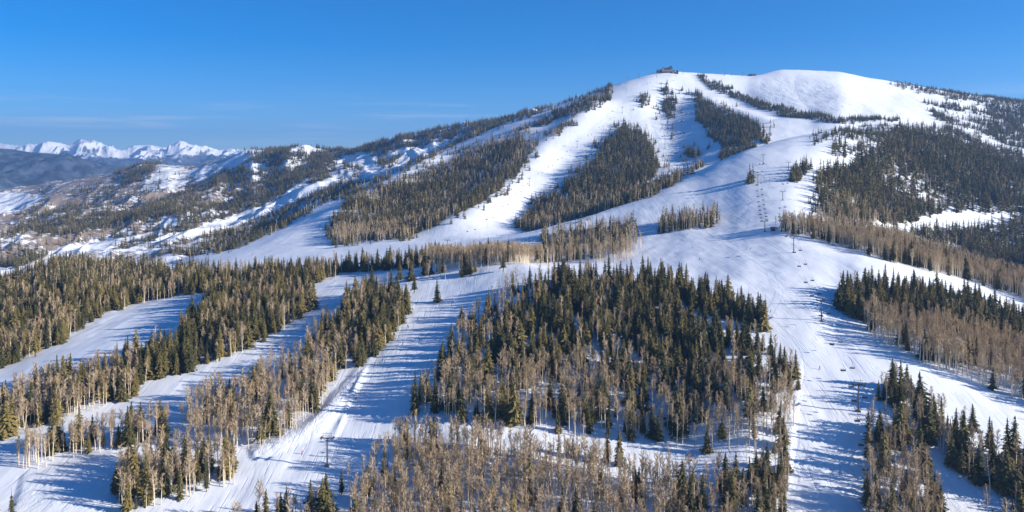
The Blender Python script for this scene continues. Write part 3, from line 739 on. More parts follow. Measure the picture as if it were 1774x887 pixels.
# single trees that stand out
LONE = [(757,524,0,17.5,'standing alone on the middle run'),(718,508,0,15,'at the open top of the left bank'),(615,520,0,18,'at the top of the left bank'),
        (800,480,0,14,'alone on the snow behind the middle run'),(872,470,0,15,'behind the top of the central grove'),(1073,806,0,20,'beside the snow lane through the central grove'),
        (1052,798,0,15,'beside the snow lane through the central grove'),(968,788,0,11,'below the snow lane through the central grove'),(992,792,0,10.5,'below the snow lane through the central grove'),
        (328,565,0,12,'at the tip of the dark wood by the left run'),(637,872,0,17,'at the left end of the pale bottom grove'),(1548,672,0,16,'above the strip of wood at lower right'),
        (1590,718,1,15,'in the gap at lower right'),(1712,905,1,16,'at lower right edge'),(465,668,0,9,'alone between the left runs'),(490,655,0,10,'alone between the left runs'),(503,650,0,14,'alone between the left runs'),
        (74,700,0,11,'beside the lowest left run'),(68,668,0,12,'by the left run'),(85,664,0,12,'by the left run'),(40,690,0,10,'by the left run'),(757,842,1,17,'left of the pale bottom grove'),(592,858,0,12,'right of the left tower'),(602,852,1,13,'right of the left tower')]
for u, v, sp, h, pl in LONE:
    p = main.at(u, v); W.append(dict(place=pl, lone=True))
    T = np.concatenate([T, [[p.x, p.y, p.z-.15, sp, h, 1.0, len(W)-1]]])
# thin out stems that would grow through one another
order = np.argsort(T[:, 1]); T = T[order]
cellsz = 2.1; seen = {}; keep = np.ones(len(T), bool)
for k in range(len(T)):
    if T[k, 1] > 1000: break
    key = (int(math.floor(T[k, 0]/cellsz)), int(math.floor(T[k, 1]/cellsz)))
    if key in seen and not W[int(T[k, 6])].get('lone'): keep[k] = False
    else: seen[key] = 1
T = T[keep]
print('trees', len(T), 'spruce', int((T[:, 3] == 0).sum()), 'aspen', int((T[:, 3] == 1).sum()))

# which trees show largest: paint them nearest first into a coarse picture and count the cells each one wins
sx = .5
occ = np.zeros((int(H0*sx)+1, int(W0*sx)+1), bool)
area = np.zeros(len(T)); frac = np.zeros(len(T))
pu = UC+T[:, 0]*F/T[:, 1]; pv = VH-(T[:, 2]-CZ)*F/T[:, 1]; ph = T[:, 4]*F/T[:, 1]
for k in range(len(T)):
    if T[k, 1] > 900: break
    hw = ph[k]*(.11 if T[k, 3] == 0 else .09)*sx
    u0, u1 = int(max(0, pu[k]*sx-hw)), int(min(occ.shape[1], pu[k]*sx+hw+1))
    lo = ph[k]*(0.45 if T[k, 3] == 1 else .05)
    v0, v1 = int(max(0, (pv[k]-ph[k])*sx)), int(min(occ.shape[0], (pv[k]-lo)*sx))
    if u1 <= u0 or v1 <= v0: continue
    win = ~occ[v0:v1, u0:u1]
    area[k] = win.sum(); frac[k] = area[k]/(2*hw*(ph[k]-lo)*sx+1e-6)
    occ[v0:v1, u0:u1] = True
solo = np.zeros(len(T), bool)
for sp in (0, 1):
    c = np.nonzero((T[:, 3] == sp) & (frac > .30) & (pu > -5) & (pu < W0+5))[0]
    c = c[np.argsort(-area[c])][:300]
    solo[c] = True

NAME = ('spruce_tree', 'aspen_tree'); CAT = ('spruce tree', 'aspen tree')
LOOK = ('dark green spruce', 'bare pale aspen')
GRP = ('spruces growing on the ski slope', 'bare aspens growing on the ski slope')
tree_recs = []
for k in np.nonzero(solo)[0]:
    x, y, z, sp, h, wf, wi = T[k]; sp = int(sp)
    root = link(NAME[sp], None)
    root.location = (x, y, z); root.rotation_euler = (0, 0, random.uniform(0, 6.28))
    sc = h/(16.0 if sp == 0 else 14.0)
    root.scale = (sc*wf, sc*wf, sc)
    tm, cm = (SPR_P, ASP_P)[sp][random.randrange(NV)]
    link('trunk', tm, root); link('crown', cm, root)
    tree_recs.append((root, int(wi), sp, h, pu[k], pv[k]))
# say which one each is: by wood, and inside the wood by what sets it apart
bykey = {}
for r_ in tree_recs: bykey.setdefault((r_[1], r_[2]), []).append(r_)
for (wi, sp), rs in bykey.items():
    place = W[wi]['place']; look = LOOK[sp]
    used = {}
    def give(r_, txt):
        if 'label' not in r_[0]: tag(r_[0], txt, CAT[sp], GRP[sp])
    if len(rs) == 1: give(rs[0], f'{look} {place}' if W[wi].get('lone') else f'only large {look} {place}'); continue
    if len(rs) <= 6:
        od = ['leftmost', 'second from left', 'third from left', 'fourth from left', 'fifth from left', 'sixth from left']
        for i, r_ in enumerate(sorted(rs, key=lambda q: q[4])):
            give(r_, f'{look}, {"rightmost" if i == len(rs)-1 else od[i]} {place}')
        continue
    give(max(rs, key=lambda q: q[3]), f'tallest {look} {place}')
    give(min(rs, key=lambda q: q[4]), f'leftmost {look} {place}')
    give(max(rs, key=lambda q: q[4]), f'rightmost {look} {place}')
    give(max(rs, key=lambda q: q[5]), f'{look} nearest the viewer {place}')
    give(min(rs, key=lambda q: q[3]), f'shortest {look} {place}')
    give(min(rs, key=lambda q: q[5]), f'{look} highest up the slope {place}')
    us_ = sorted(q[4] for q in rs); hs_ = sorted(q[3] for q in rs)
    for r_ in rs:
        side = ('on the left side', 'towards the middle', 'on the right side')[int(np.searchsorted([us_[len(us_)//3], us_[2*len(us_)//3]], r_[4], side='right'))]
        size = ('short', 'middling', 'tall')[int(np.searchsorted([hs_[len(hs_)//3], hs_[2*len(hs_)//3]], r_[3], side='right'))]
        give(r_, f'{size} {look} {side} {place}')

def instanced_wood(name, rows, protos, label, cat):
    """the rest of a kind: one object whose points carry copies of eight tree shapes"""
    pc = bpy.data.collections.new(name+'_shapes')
    for i, me in enumerate(protos):
        pc.objects.link(bpy.data.objects.new(f'{name}_shape_{i:02d}', me))
    me = bpy.data.meshes.new(name)
    me.vertices.add(len(rows)); me.vertices.foreach_set('co', rows[:, :3].astype(np.float32).ravel())
    def attr(n, typ, dom, key, val):
        a_ = me.attributes.new(n, typ, dom); a_.data.foreach_set(key, val)
    base = 16.0 if rows[0, 3] == 0 else 14.0
    s_ = rows[:, 4]/base
    attr('tree_scale', 'FLOAT_VECTOR', 'POINT', 'vector', np.stack([s_*rows[:, 5], s_*rows[:, 5], s_], 1).astype(np.float32).ravel())
    attr('tree_turn', 'FLOAT_VECTOR', 'POINT', 'vector', np.stack([RNG.uniform(-.03, .03, len(rows)), RNG.uniform(-.03, .03, len(rows)), RNG.uniform(0, 6.28, len(rows))], 1).astype(np.float32).ravel())
    attr('tree_shape', 'INT', 'POINT', 'value', rows[:, 7].astype(np.int32))
    me.update()
    o = link(name, me)
    ng = bpy.data.node_groups.new(name+'_nodes', 'GeometryNodeTree')
    ng.interface.new_socket('Geometry', in_out='INPUT', socket_type='NodeSocketGeometry')
    ng.interface.new_socket('Geometry', in_out='OUTPUT', socket_type='NodeSocketGeometry')
    gi, go = N(ng, 'NodeGroupInput'), N(ng, 'NodeGroupOutput')
    ci = N(ng, 'GeometryNodeCollectionInfo'); ci.inputs['Collection'].default_value = pc
    ci.inputs['Separate Children'].default_value = True; ci.inputs['Reset Children'].default_value = True
    ip = N(ng, 'GeometryNodeInstanceOnPoints'); ip.inputs['Pick Instance'].default_value = True
    def named(n, t):
        q = N(ng, 'GeometryNodeInputNamedAttribute', data_type=t); q.inputs['Name'].default_value = n
        return q.outputs['Attribute']
    L = ng.links
    L.new(gi.outputs[0], ip.inputs['Points']); L.new(ci.outputs[0], ip.inputs['Instance'])
    L.new(named('tree_shape', 'INT'), ip.inputs['Instance Index'])
    e2r = N(ng, 'FunctionNodeEulerToRotation'); L.new(named('tree_turn', 'FLOAT_VECTOR'), e2r.inputs[0])
    L.new(e2r.outputs[0], ip.inputs['Rotation']); L.new(named('tree_scale', 'FLOAT_VECTOR'), ip.inputs['Scale'])
    L.new(ip.outputs[0], go.inputs[0])
    md = o.modifiers.new('trees', 'NODES'); md.node_group = ng
    tag(o, label, cat, kind='stuff')
    return o
for sp, nm, hi, lo, mt, mc, lab in ((0, 'spruce_forest', SPR, SPR_L, M_BARK, M_SPRUCE, 'dark spruce forest covering the groves and the mountain flanks'),
                                    (1, 'aspen_forest', ASP, ASP_L, M_ASPEN, M_TWIG, 'bare brownish aspen woods filling the groves')):
    rows = T[(~solo) & (T[:, 3] == sp)]
    near = rows[:, 1] < 760
    shp = RNG.integers(0, NV, len(rows)) + np.where(near, 0, NV)
    rows = np.concatenate([rows, shp[:, None]], 1)
    protos = [joined(g, f'{nm}_{i:02d}', mt, mc) for i, g in enumerate(list(hi)+list(lo))]
    instanced_wood(nm, rows, protos, lab, 'forest')
# ------------------------------------------------------------------ chairlifts
M_STEEL = plain('tower_steel', (0.11, 0.085, 0.075), 0.55, 0.3, var=0.25, vscale=.6)
M_GALV = plain('galvanised_steel', (0.30, 0.30, 0.30), 0.5, 0.6, var=.15)
M_CONC = plain('concrete', (0.16, 0.155, 0.15), 0.9, var=.2)
M_SEAT = plain('chair_pad', (0.035, 0.038, 0.05), 0.6)
M_ROPE = plain('steel_rope', (0.10, 0.10, 0.105), 0.5, 0.5)
SIDE = 2.5                                       # half the distance between the two strands

def tower_meshes(h):
    """parts of a lift tower h metres tall; the line runs along +Y, the arm along X"""
    P = {}
    m = MB(); m.box((0, 0, 0.0), (2.3, 2.3, 1.7), taper=.85); P['foundation'] = (m.data('tower_foundation', [M_CONC]), 1)
    m = MB(); m.tube((0, 0, .7), (0, 0, h), .38, .27, 14); m.tube((0, 0, .85), (0, 0, .97), .70, .70, 14); P['pole'] = (m.data('tower_pole', [M_STEEL], False), 1)
    m = MB(); m.box((0, 0, h+.16), (6.4, .34, .32)); m.box((0, 0, h-.12), (1.6, .36, .14))
    for s in (-1, 1): m.tube((s*.28, 0, h-1.1), (s*2.0, 0, h-.04), .09, .09, 6)
    P['crossarm'] = (m.data('tower_crossarm', [M_STEEL]), 1)
    m = MB()
    for s in (-1, 1):
        m.tube((s*2.1, 0, h+.37), (s*1.95, 0, h+2.25), .085, .085, 6)
        m.tube((s*2.1, 0, h+.37), (s*3.2, 0, h+.9), .05, .05, 5)
    m.tube((-2.3, 0, h+2.33), (2.3, 0, h+2.33), .09, .09, 6); m.tube((-1.9, 0, h+1.3), (1.9, 0, h+1.3), .04, .04, 5)
    P['lifting_frame'] = (m.data('tower_lifting_frame', [M_GALV]), 1)
    m = MB()
    m.box((0, 0, .22), (.16, 3.4, .20))
    for k in range(6):
        y = -1.5+k*.6
        m.tube((-.07, y, -.12), (.09, y, -.12), .24, .24, 12)
    for s in (-1, 1): m.box((.22, s*1.1, .45), (.08, .9, .08))
    m.box((.45, 0, .30), (.55, 3.0, .06))
    P['sheave_train'] = (m.data('tower_sheave_train', [M_STEEL]), 2)
    m = MB()
    for s in (-1, 1): m.tube((s*.2, -.62, 1.2), (s*.2, -.52, h-.3), .03, .03, 5)
    k = 1.4
    while k < h-.4: m.tube((-.2, -.60, k), (.2, -.60, k), .018, .018, 4); k += .42
    P['ladder'] = (m.data('tower_ladder', [M_GALV]), 1)
    return P
TOWER = {13: tower_meshes(13.0), 10: tower_meshes(10.0)}
def lift_tower(base, yaw, kind, label, group=None):
    root = link('lift_tower', None); root.location = base; root.rotation_euler = (0, 0, yaw)
    tag(root, label, 'lift tower', group)
    for nm, (me, n) in TOWER[kind].items():
        for s in ((1,) if n == 1 else (-1, 1)):
            o = link(nm, me, root)
            if n == 2: o.location = (s*SIDE, 0, kind+.02); o.rotation_euler = (0, 0, 0 if s > 0 else math.pi)
    return root
def chair_meshes():
    P = {}
    m = MB(); m.box((0, 0, 0), (.16, .5, .2)); m.path([(0, 0, -.05), (0, .12, -.6), (0, .32, -1.2), (0, .30, -1.75), (0, .05, -2.05)], .045, 6)
    P['hanger'] = m.data('chair_hanger', [M_GALV])
    m = MB()
    m.tube((-1.25, .05, -2.05), (1.25, .05, -2.05), .045)
    for s in (-1, 1): m.path([(s*1.22, .05, -2.05), (s*1.26, .22, -2.6), (s*1.26, .18, -3.1), (s*1.26, -.45, -3.18)], .04, 6)
    P['frame'] = m.data('chair_frame', [M_STEEL])
    m = MB(); m.box((0, -.14, -3.08), (2.4, .56, .12)); P['seat'] = m.data('chair_seat', [M_SEAT])
    m = MB(); m.box((0, .20, -2.72), (2.4, .10, .60), Matrix.Rotation(-.15, 3, 'X')); P['backrest'] = m.data('chair_backrest', [M_SEAT])
    m = MB(); m.path([(-1.2, .05, -2.3), (-1.2, -.62, -2.72), (1.2, -.62, -2.72), (1.2, .05, -2.3)], .025, 5)
    m.tube((0, -.62, -2.72), (0, -.60, -3.5), .025, .025, 5); m.tube((-.9, -.58, -3.5), (.9, -.58, -3.5), .03, .03, 5)
    P['safety_bar'] = m.data('chair_safety_bar', [M_GALV])
    return P
CHAIR = chair_meshes()
def lift_chair(p, yaw, label, group):
    root = link('lift_chair', None); root.location = p; root.rotation_euler = (0, 0, yaw)
    tag(root, label, 'lift chair', group)
    for nm, me in CHAIR.items(): link(nm, me, root)
    return root
def sag_point(a, b, t):
    p = a.lerp(b, t); p.z -= 4*t*(1-t)*(b-a).length*.022
    return p
ORD = ['first', 'second', 'third', 'fourth', 'fifth', 'sixth', 'seventh', 'eighth', 'ninth', 'tenth', 'eleventh', 'twelfth', 'thirteenth', 'fourteenth', 'fifteenth', 'sixteenth']
def chairlift(nm, stations, labels, chairs, where, yaw_end=None):
    """stations: (u, v, tower kind, depth or None); chairs: per span the places along it"""
    B = []
    for u, v, k, Yd in stations:
        if Yd: x = (u-UC)/F*Yd; B.append(Vector((x, Yd, main.ground(x, Yd))))
        else: B.append(main.at(u, v))
    tops = []
    for i, (p, st) in enumerate(zip(B, stations)):
        d = (B[min(i+1, len(B)-1)]-B[max(i-1, 0)]); yaw = math.atan2(d.y, d.x)-math.pi/2
        lift_tower(p-Vector((0, 0, .35)), yaw, st[2], labels[i], f'towers of the {nm}')
        side = Vector((math.cos(yaw), math.sin(yaw), 0))
        tops.append((p+Vector((0, 0, st[2]+.12-.35)), side))
    m = MB(); n = 0
    for s in (-1, 1):
        pts = []
        for (a, sa_), (b, sb_) in zip(tops[:-1], tops[1:]):
            for t in np.linspace(0, 1, 15)[:-1]: pts.append(sag_point(a+sa_*s*SIDE, b+sb_*s*SIDE, float(t)))
        pts.append(tops[-1][0]+tops[-1][1]*s*SIDE); m.path(pts, .032, 5)
    tag(m.build('haul_rope', M_ROPE), f'thin steel haul rope strung over the {nm} towers', 'cable')
    for s, way in ((-1, 'left'), (1, 'right')):
        q = 0
        for i, fr in enumerate(chairs):
            (a, sa_), (b, sb_) = tops[i], tops[i+1]
            for f_ in fr:
                f2 = f_+(.022 if s > 0 else -.012)
                p = sag_point(a+sa_*s*SIDE, b+sb_*s*SIDE, f2); d = b-a
                yaw = math.atan2(d.y, d.x)-math.pi/2+(math.pi if s > 0 else 0)
                lift_chair(p, yaw, f'dark {ORD[min(q, 15)]} chair from the bottom on {way} rope of {where}', f'chairs on the {nm}')
                q += 1
chairlift('right run chairlift', [(1524,980,13,318), (1487,713,13,None), (1423,557,13,None), (1375,438,13,None), (1354,401,10,None), (1356,347,10,None), (1366,295,10,None)],
          ['grey lift tower below the picture at the bottom of the right run', 'tall brown lift tower nearest the viewer on the right run', 'brown lift tower on the right run beside the right grove',
           'brown lift tower on the open snow near the knoll', 'lift tower among the trees on the knoll', 'lift tower on the upper run above the knoll', 'lift tower by the tree island on the upper run'],
          [[.35,.55,.75,.92], [.05,.24,.54,.88], [.16,.37,.62,.83], [.35,.7], [.3,.6], [.4]], 'the right run lift')
chairlift('upper chairlift', [(1325,401,10,None), (1313,321,13,None), (1322,285,13,None)],
          ['lift tower standing on the edge of the knoll', 'lift tower beside the single spruces on the upper run', 'highest lift tower on the upper run'],
          [[.08,.16,.24,.33,.42,.52,.63,.74,.86], [.3,.7]], 'the upper lift')
chairlift('main run chairlift', [(775,436,13,None), (917,322,13,None), (1000,256,13,None), (1078,196,13,None), (1138,134,13,None)],
          ['lift tower behind the pale row at the foot of the mountain', 'lift tower standing on the broad sunlit main run', 'lift tower halfway up the main run', 'lift tower above the big mountain grove', 'topmost lift tower below the summit lodge'],
          [[.2,.4,.6,.8,.92], [.2,.4,.6,.8], [.25,.5,.75], [.25,.5,.75]], 'the main run lift')
chairlift('summit chairlift', [(1165,305,10,None), (1152,258,10,None), (1147,222,10,None), (1150,172,10,None), (1171,132,10,None)],
          ['lowest lift tower on the bumpy middle face', 'second lift tower up the bumpy middle face', 'third lift tower up the bumpy middle face', 'lift tower beside the upper tree clump', 'lift tower right under the summit lodge'],
          [[.5], [.5], [.3,.7], [.3,.7]], 'the summit lift')
# the left tower stands alone with its ropes running out of the picture
chairlift('middle run chairlift', [(520,1010,13,300), (567,808,13,None), (757,470,10,None)],
          ['lift tower below the picture under the middle run', 'grey steel lift tower with open top frame on the middle run', 'lift tower at the head of the middle run'],
          [[.4], []], 'the middle run lift')
for u, v, lab in ((1088,136,'small lift tower on the skyline farthest left of the lodge'), (1107,130,'small lift tower on the skyline left of the lodge'), (1255,131,'small lift tower on the skyline right of the lodge'),
                  (1267,131,'middle of three small lift towers on the summit saddle'), (1286,132,'small lift tower on the skyline near the hut'), (1183,127,'small lift tower just right of the summit lodge')):
    p = main.at(u, v); lift_tower(p-Vector((0, 0, .3)), .5, 10, lab, 'skyline lift towers')
# bottom station on the knoll and drive house at the foot
M_WOOD = plain('dark_timber', (0.12, 0.075, 0.045), 0.8, var=.3); M_ROOFM = plain('metal_roof', (0.10, 0.12, 0.13), 0.5, var=.15)
M_STONE = plain('stone_wall', (0.33, 0.27, 0.21), 0.9, var=.35, vscale=.8); M_GLASS = plain('window_glass', (0.05, 0.09, 0.14), 0.12)
M_PALE = plain('pale_stucco', (0.50, 0.43, 0.35), 0.9, var=.15); M_SNOWR = plain('roof_snow', (0.86, 0.87, 0.9), 0.7, var=.03)

def building(nm, loc, yaw, blocks, label, cat, snow=True):
    """blocks: x, y, z, width, depth, wall height, roof rise, wall material, roof material, windows per front, ridge along x?"""
    root = link(nm, None); root.location = loc; root.rotation_euler = (0, 0, yaw); tag(root, label, cat)
    for (x, y, z, w, d, h, r, wm, rm, nw, along) in blocks:
        m = MB(); m.box((x, y, z+h/2-1.5), (w, d, h+3)); wall = m.build('wall', wm, root)
        e = .7
        m = MB()
        if r > 0:
            if along:
                th = .35
                for s in (-1, 1):
                    prof = [(y+s*(d/2+e), z+h-.25*r), (y, z+h+r), (y, z+h+r+th), (y+s*(d/2+e), z+h-.25*r+th)]
                    k = len(m.v)
                    vs = [(x-w/2-e, a, b) for a, b in prof]+[(x+w/2+e, a, b) for a, b in prof]
                    m.add(vs, [(0,1,2,3),(7,6,5,4)]+[(i, 4+i, 4+(i+1) % 4, (i+1) % 4) for i in range(4)])
                g = MB(); g.add([(x-w/2, y-d/2, z+h), (x-w/2, y+d/2, z+h), (x-w/2, y, z+h+r-.05), (x+w/2, y-d/2, z+h), (x+w/2, y+d/2, z+h), (x+w/2, y, z+h+r-.05)], [(0,1,2),(3,5,4),(0,2,5,3),(1,4,5,2)])
            else:
                th = .35
                for s in (-1, 1):
                    prof = [(x+s*(w/2+e), z+h-.25*r), (x, z+h+r), (x, z+h+r+th), (x+s*(w/2+e), z+h-.25*r+th)]
                    vs = [(a, y-d/2-e, b) for a, b in prof]+[(a, y+d/2+e, b) for a, b in prof]
                    m.add(vs, [(3,2,1,0),(4,5,6,7)]+[((i+1) % 4, 4+(i+1) % 4, 4+i, i) for i in range(4)])
                g = MB(); g.add([(x-w/2, y-d/2, z+h), (x+w/2, y-d/2, z+h), (x, y-d/2, z+h+r-.05), (x-w/2, y+d/2, z+h), (x+w/2, y+d/2, z+h), (x, y+d/2, z+h+r-.05)], [(0,1,2),(3,5,4),(0,2,5,3),(1,4,5,2)])
            g.build('gable', wm, root)
        else:
            m.box((x, y, z+h+.2), (w+1.2, d+1.2, .4))
        m.build('roof', rm, root)
        for k in range(nw):
            wx = x-w/2+w*(k+.5)/nw; ww = w/nw*.62
            fr = MB(); fr.box((wx, y-d/2-.06, z+h*.52), (ww+.3, .12, h*.56+.3)); fo = fr.build('window', M_WOOD, root)
            pn = MB(); pn.box((wx, y-d/2-.13, z+h*.52), (ww, .06, h*.56)); pn.build('pane', M_GLASS, fo)
    return root
p = main.at(1155, 125.5)
lodge = building('summit_lodge', p+Vector((0, 4, .3)), .12, [
    (0, 0, 0, 32, 14, 5.4, 0, M_STONE, M_SNOWR, 7, True), (-22, 1.5, 0, 14, 11, 4.0, 3.4, M_WOOD, M_ROOFM, 3, True),
    (3, 2.5, 5.8, 20, 9, 3.0, 3.4, M_PALE, M_ROOFM, 5, True), (-9, 1.5, 5.8, 9, 10, 4.2, 4.6, M_STONE, M_ROOFM, 2, False),
    (2, -1.5, 5.8, 7, 9, 3.8, 4.2, M_WOOD, M_ROOFM, 2, False),
    (13.5, 1, 5.8, 9, 11, 7.0, 5.5, M_WOOD, M_ROOFM, 2, False), (22, 2, 0, 9, 10, 4.2, 2.4, M_PALE, M_ROOFM, 2, True)],
    'rambling stone and timber lodge with dark roofs on the summit', 'lodge')
lodge.scale = (.84, .84, .92)
m = MB(); m.box((1, -10.5, -.3), (40, 7, .5))
for k in range(9): m.box((-18+k*4.75, -13.6, -2.2), (.5, .5, 4.4))
deck = m.build('deck', M_WOOD, lodge)
m = MB()
for k in range(17): m.box((-18.8+k*2.48, -13.8, .55), (.12, .12, 1.2))
m.box((1, -13.8, 1.18), (40, .14, .12)); m.box((1, -13.8, .6), (40, .06, .06)); m.build('railing', M_WOOD, deck)
m = MB(); m.box((-3.2, 4, 13.5), (1.6, 1.6, 5.5)); m.build('chimney', M_STONE, lodge)
p = main.at(1173, 128); building('lift_house', p, -.1, [(0, 0, 0, 6, 6, 6.5, 2, M_WOOD, M_ROOFM, 1, False), (-5, .4, 0, 5, 5, 3.0, 1.2, M_PALE, M_ROOFM, 1, True)], 'narrow brown lift house just right of the summit lodge', 'lift house')
p = main.at(1305, 130.5); building('patrol_hut', p+Vector((0, 2, 0)), .1, [(0, 0, 0, 13, 8, 3.4, 2.4, M_WOOD, M_ROOFM, 3, True), (-9, 1, 0, 6, 6, 2.8, 1.5, M_WOOD, M_ROOFM, 1, True)], 'low dark hut with metal roof on the summit saddle', 'hut')
p = main.at(1340, 400); building('operator_hut', p, .2, [(0, 0, 0, 4, 3.4, 2.6, .9, M_WOOD, M_ROOFM, 1, True)], 'small timber operator hut by the lift tower on the knoll', 'hut')
p = main.at(766, 438); building('lift_station', p, .6, [(0, 0, 0, 9, 6, 3.4, 1.6, M_WOOD, M_ROOFM, 2, True)], 'small lift station at the foot of the mountain behind the pale row', 'lift station')

# ------------------------------------------------------------------ skiers
def skier_mesh(pose):
    pts = {'pelvis': (0, .02, .92), 'waist': (0, -.03, 1.08), 'chest': (0, -.12, 1.34), 'neck': (0, -.16, 1.50), 'head': (0, -.19, 1.63), 'crown': (0, -.18, 1.76)}
    rad = {'pelvis': .165, 'waist': .150, 'chest': .175, 'neck': .068, 'head': .10, 'crown': .075}
    E = [('pelvis','waist'),('waist','chest'),('chest','neck'),('neck','head'),('head','crown')]
    for s, q in ((-1, 'l'), (1, 'r')):
        k = pose*.05*s
        pts.update({q+'hip': (s*.10, .02, .86), q+'knee': (s*.14, -.16+k, .50), q+'ankle': (s*.14, .02+k, .12), q+'toe': (s*.14, -.17+k, .07),
                    q+'sh': (s*.20, -.12, 1.40), q+'el': (s*.33, -.16-k, 1.16), q+'wr': (s*.30, -.40-k, 1.08), q+'hand': (s*.29, -.49-k, 1.07)})
        rad.update({q+'hip': .11, q+'knee': .082, q+'ankle': .065, q+'toe': .055, q+'sh': .075, q+'el': .055, q+'wr': .042, q+'hand': .045})
        E += [('pelvis',q+'hip'),(q+'hip',q+'knee'),(q+'knee',q+'ankle'),(q+'ankle',q+'toe'),('chest',q+'sh'),(q+'sh',q+'el'),(q+'el',q+'wr'),(q+'wr',q+'hand')]
    names = list(pts); ix = {n_: i for i, n_ in enumerate(names)}
    me = bpy.data.meshes.new('skin'); me.from_pydata([pts[n_] for n_ in names], [(ix[a], ix[b]) for a, b in E], [])
    o = bpy.data.objects.new('skin', me); COL.objects.link(o)
    sk = o.modifiers.new('s', 'SKIN'); sd = o.modifiers.new('d', 'SUBSURF'); sd.levels = 1
    for i, n_ in enumerate(names): me.skin_vertices[0].data[i].radius = (rad[n_], rad[n_]); me.skin_vertices[0].data[i].use_root = (n_ == 'pelvis')
    dg = bpy.context.evaluated_depsgraph_get(); dg.update()
    out = bpy.data.meshes.new_from_object(o.evaluated_get(dg)); bpy.data.objects.remove(o)
    return out
BODY = [skier_mesh(1), skier_mesh(-1)]
m = MB(); m.path([(0, .75, .03), (0, -.55, .03), (0, -.82, .06), (0, -.98, .16)], .045, 6); SKI = m.data('ski', [plain('ski_top', (0.05, 0.05, 0.06), .4)])
m = MB(); m.tube((0, -.49, 1.12), (.06, -.05, .12), .012, .010, 5); m.tube((.06, -.06, .19), (.06, -.05, .20), .05, .05, 8); POLE = m.data('ski_pole', [M_GALV])
bm = bmesh.new(); bmesh.ops.create_uvsphere(bm, u_segments=12, v_segments=8, radius=.125); bmesh.ops.translate(bm, vec=(0, -.18, 1.69), verts=bm.verts)
bmesh.ops.delete(bm, geom=[v for v in bm.verts if v.co.z < 1.64 and v.co.y < -.2], context='VERTS')
HELM = bpy.data.meshes.new('helmet'); bm.to_mesh(HELM); bm.free(); HELM.materials.append(plain('helmet_shell', (0.03, 0.03, 0.035), .3))
CLOTH = {'red': (0.45, 0.03, 0.04), 'black': (0.02, 0.02, 0.025), 'blue': (0.03, 0.08, 0.30), 'orange': (0.6, 0.16, 0.03), 'grey': (0.10, 0.10, 0.11)}
MJ = {k: plain('jacket_'+k, v, .8) for k, v in CLOTH.items()}; M_SKIN = plain('face', (0.55, 0.36, 0.27), .6)
DRESSED = {}
def dressed(i, jk, pt):
    if (i, jk, pt) in DRESSED: return DRESSED[(i, jk, pt)]
    me = BODY[i].copy(); me.materials.clear()
    for q in (MJ[pt], MJ[jk], M_SKIN, MJ['black']): me.materials.append(q)
    for f in me.polygons:
        c = f.center
        f.material_index = 3 if c.z < .2 or (c.y < -.42) else 0 if c.z < .95 else 2 if c.z > 1.5 else 1
        f.use_smooth = True
    DRESSED[(i, jk, pt)] = me
    return me
SKI_AT = [(468,442,'red','black','red-jacketed skier at the foot of the far left run'), (474,441,'red','grey','second red-jacketed skier beside the first on the far left run'), (437,442,'red','black','skier in red farther left on the snow at the foot of the far left run'),
          (523,787,'red','red','skier in red left of the steel lift tower'), (617,692,'orange','black','orange-jacketed skier at the snow ridge on the middle run'), (663,627,'black','black','skier in black low on the middle run'),
          (698,598,'black','grey','dark-clothed skier in the middle of the middle run'), (706,567,'blue','black','blue-jacketed skier on the middle run'), (708,569,'black','black','dark skier next to the blue-jacketed one on the middle run'),
          (724,554,'grey','black','highest skier on the middle run'), (612,667,'black','black','skier in black beside the snow ridge on the middle run'), (1335,541,'black','blue','skier on the right run left of the second tower'),
          (1113,422,'black','black','skier in black on the snow below the tree island'), (1120,394,'red','black','skier in red left of the tree island on the middle ridge'), (1300,432,'blue','black','skier in blue on the open snow below the knoll'),
          (1420,640,'black','grey','skier on the right run left of the nearest tower'), (1212,450,'orange','black','orange-jacketed skier on the broad snow above the central grove'), (860,360,'black','black','skier in black on the main run of the mountain'), (905,330,'blue','black','skier in blue on the main run of the mountain')]
for i, (u, v, jk, pt, lab) in enumerate(SKI_AT):
    p = main.at(u, v); root = link('person', dressed(i % 2, jk, pt)); root.location = p+Vector((0, 0, .05))
    root.rotation_euler = (0, 0, random.uniform(-.8, .8)); tag(root, lab, 'skier', 'skiers on the runs')
    link('helmet', HELM, root)
    for s in (-1, 1):
        o = link('ski', SKI, root); o.location = (s*.14, 0, 0)
        o = link('ski_pole', POLE, root); o.location = (s*.29, 0, 0); o.scale = (s, 1, 1)
# ------------------------------------------------------------------ light, sky, air, camera
SUN_EL, SUN_AZ = 20.0, 102.0            # degrees; azimuth clockwise from +Y
se, sa = math.radians(SUN_EL), math.radians(SUN_AZ)
sdir = Vector((math.sin(sa)*math.cos(se), math.cos(sa)*math.cos(se), math.sin(se)))
ld = bpy.data.lights.new('sun', 'SUN'); ld.energy = 5.0; ld.angle = math.radians(0.5); ld.color = (1.0, 0.945, 0.86)
lo_ = bpy.data.objects.new('sun', ld); COL.objects.link(lo_)
lo_.rotation_euler = (-sdir).to_track_quat('-Z', 'Y').to_euler()
wd = bpy.data.worlds.new('World'); scene.world = wd; wd.use_nodes = True
nt = wd.node_tree
bg = nt.nodes['Background']
sky = N(nt, 'ShaderNodeTexSky'); sky.sky_type = 'NISHITA'; sky.sun_disc = False
sky.sun_elevation = se; sky.sun_rotation = sa
sky.altitude = 2500; sky.air_density = 1.0; sky.dust_density = 0.2; sky.ozone_density = 4.0
hs = N(nt, 'ShaderNodeHueSaturation'); hs.inputs['Saturation'].default_value = 1.42
nt.links.new(sky.outputs[0], hs.inputs['Color']); tint = mix_col(nt, 1.0, hs.outputs[0], (0.86, 0.96, 1.10)); tint.node.blend_type = 'MULTIPLY'
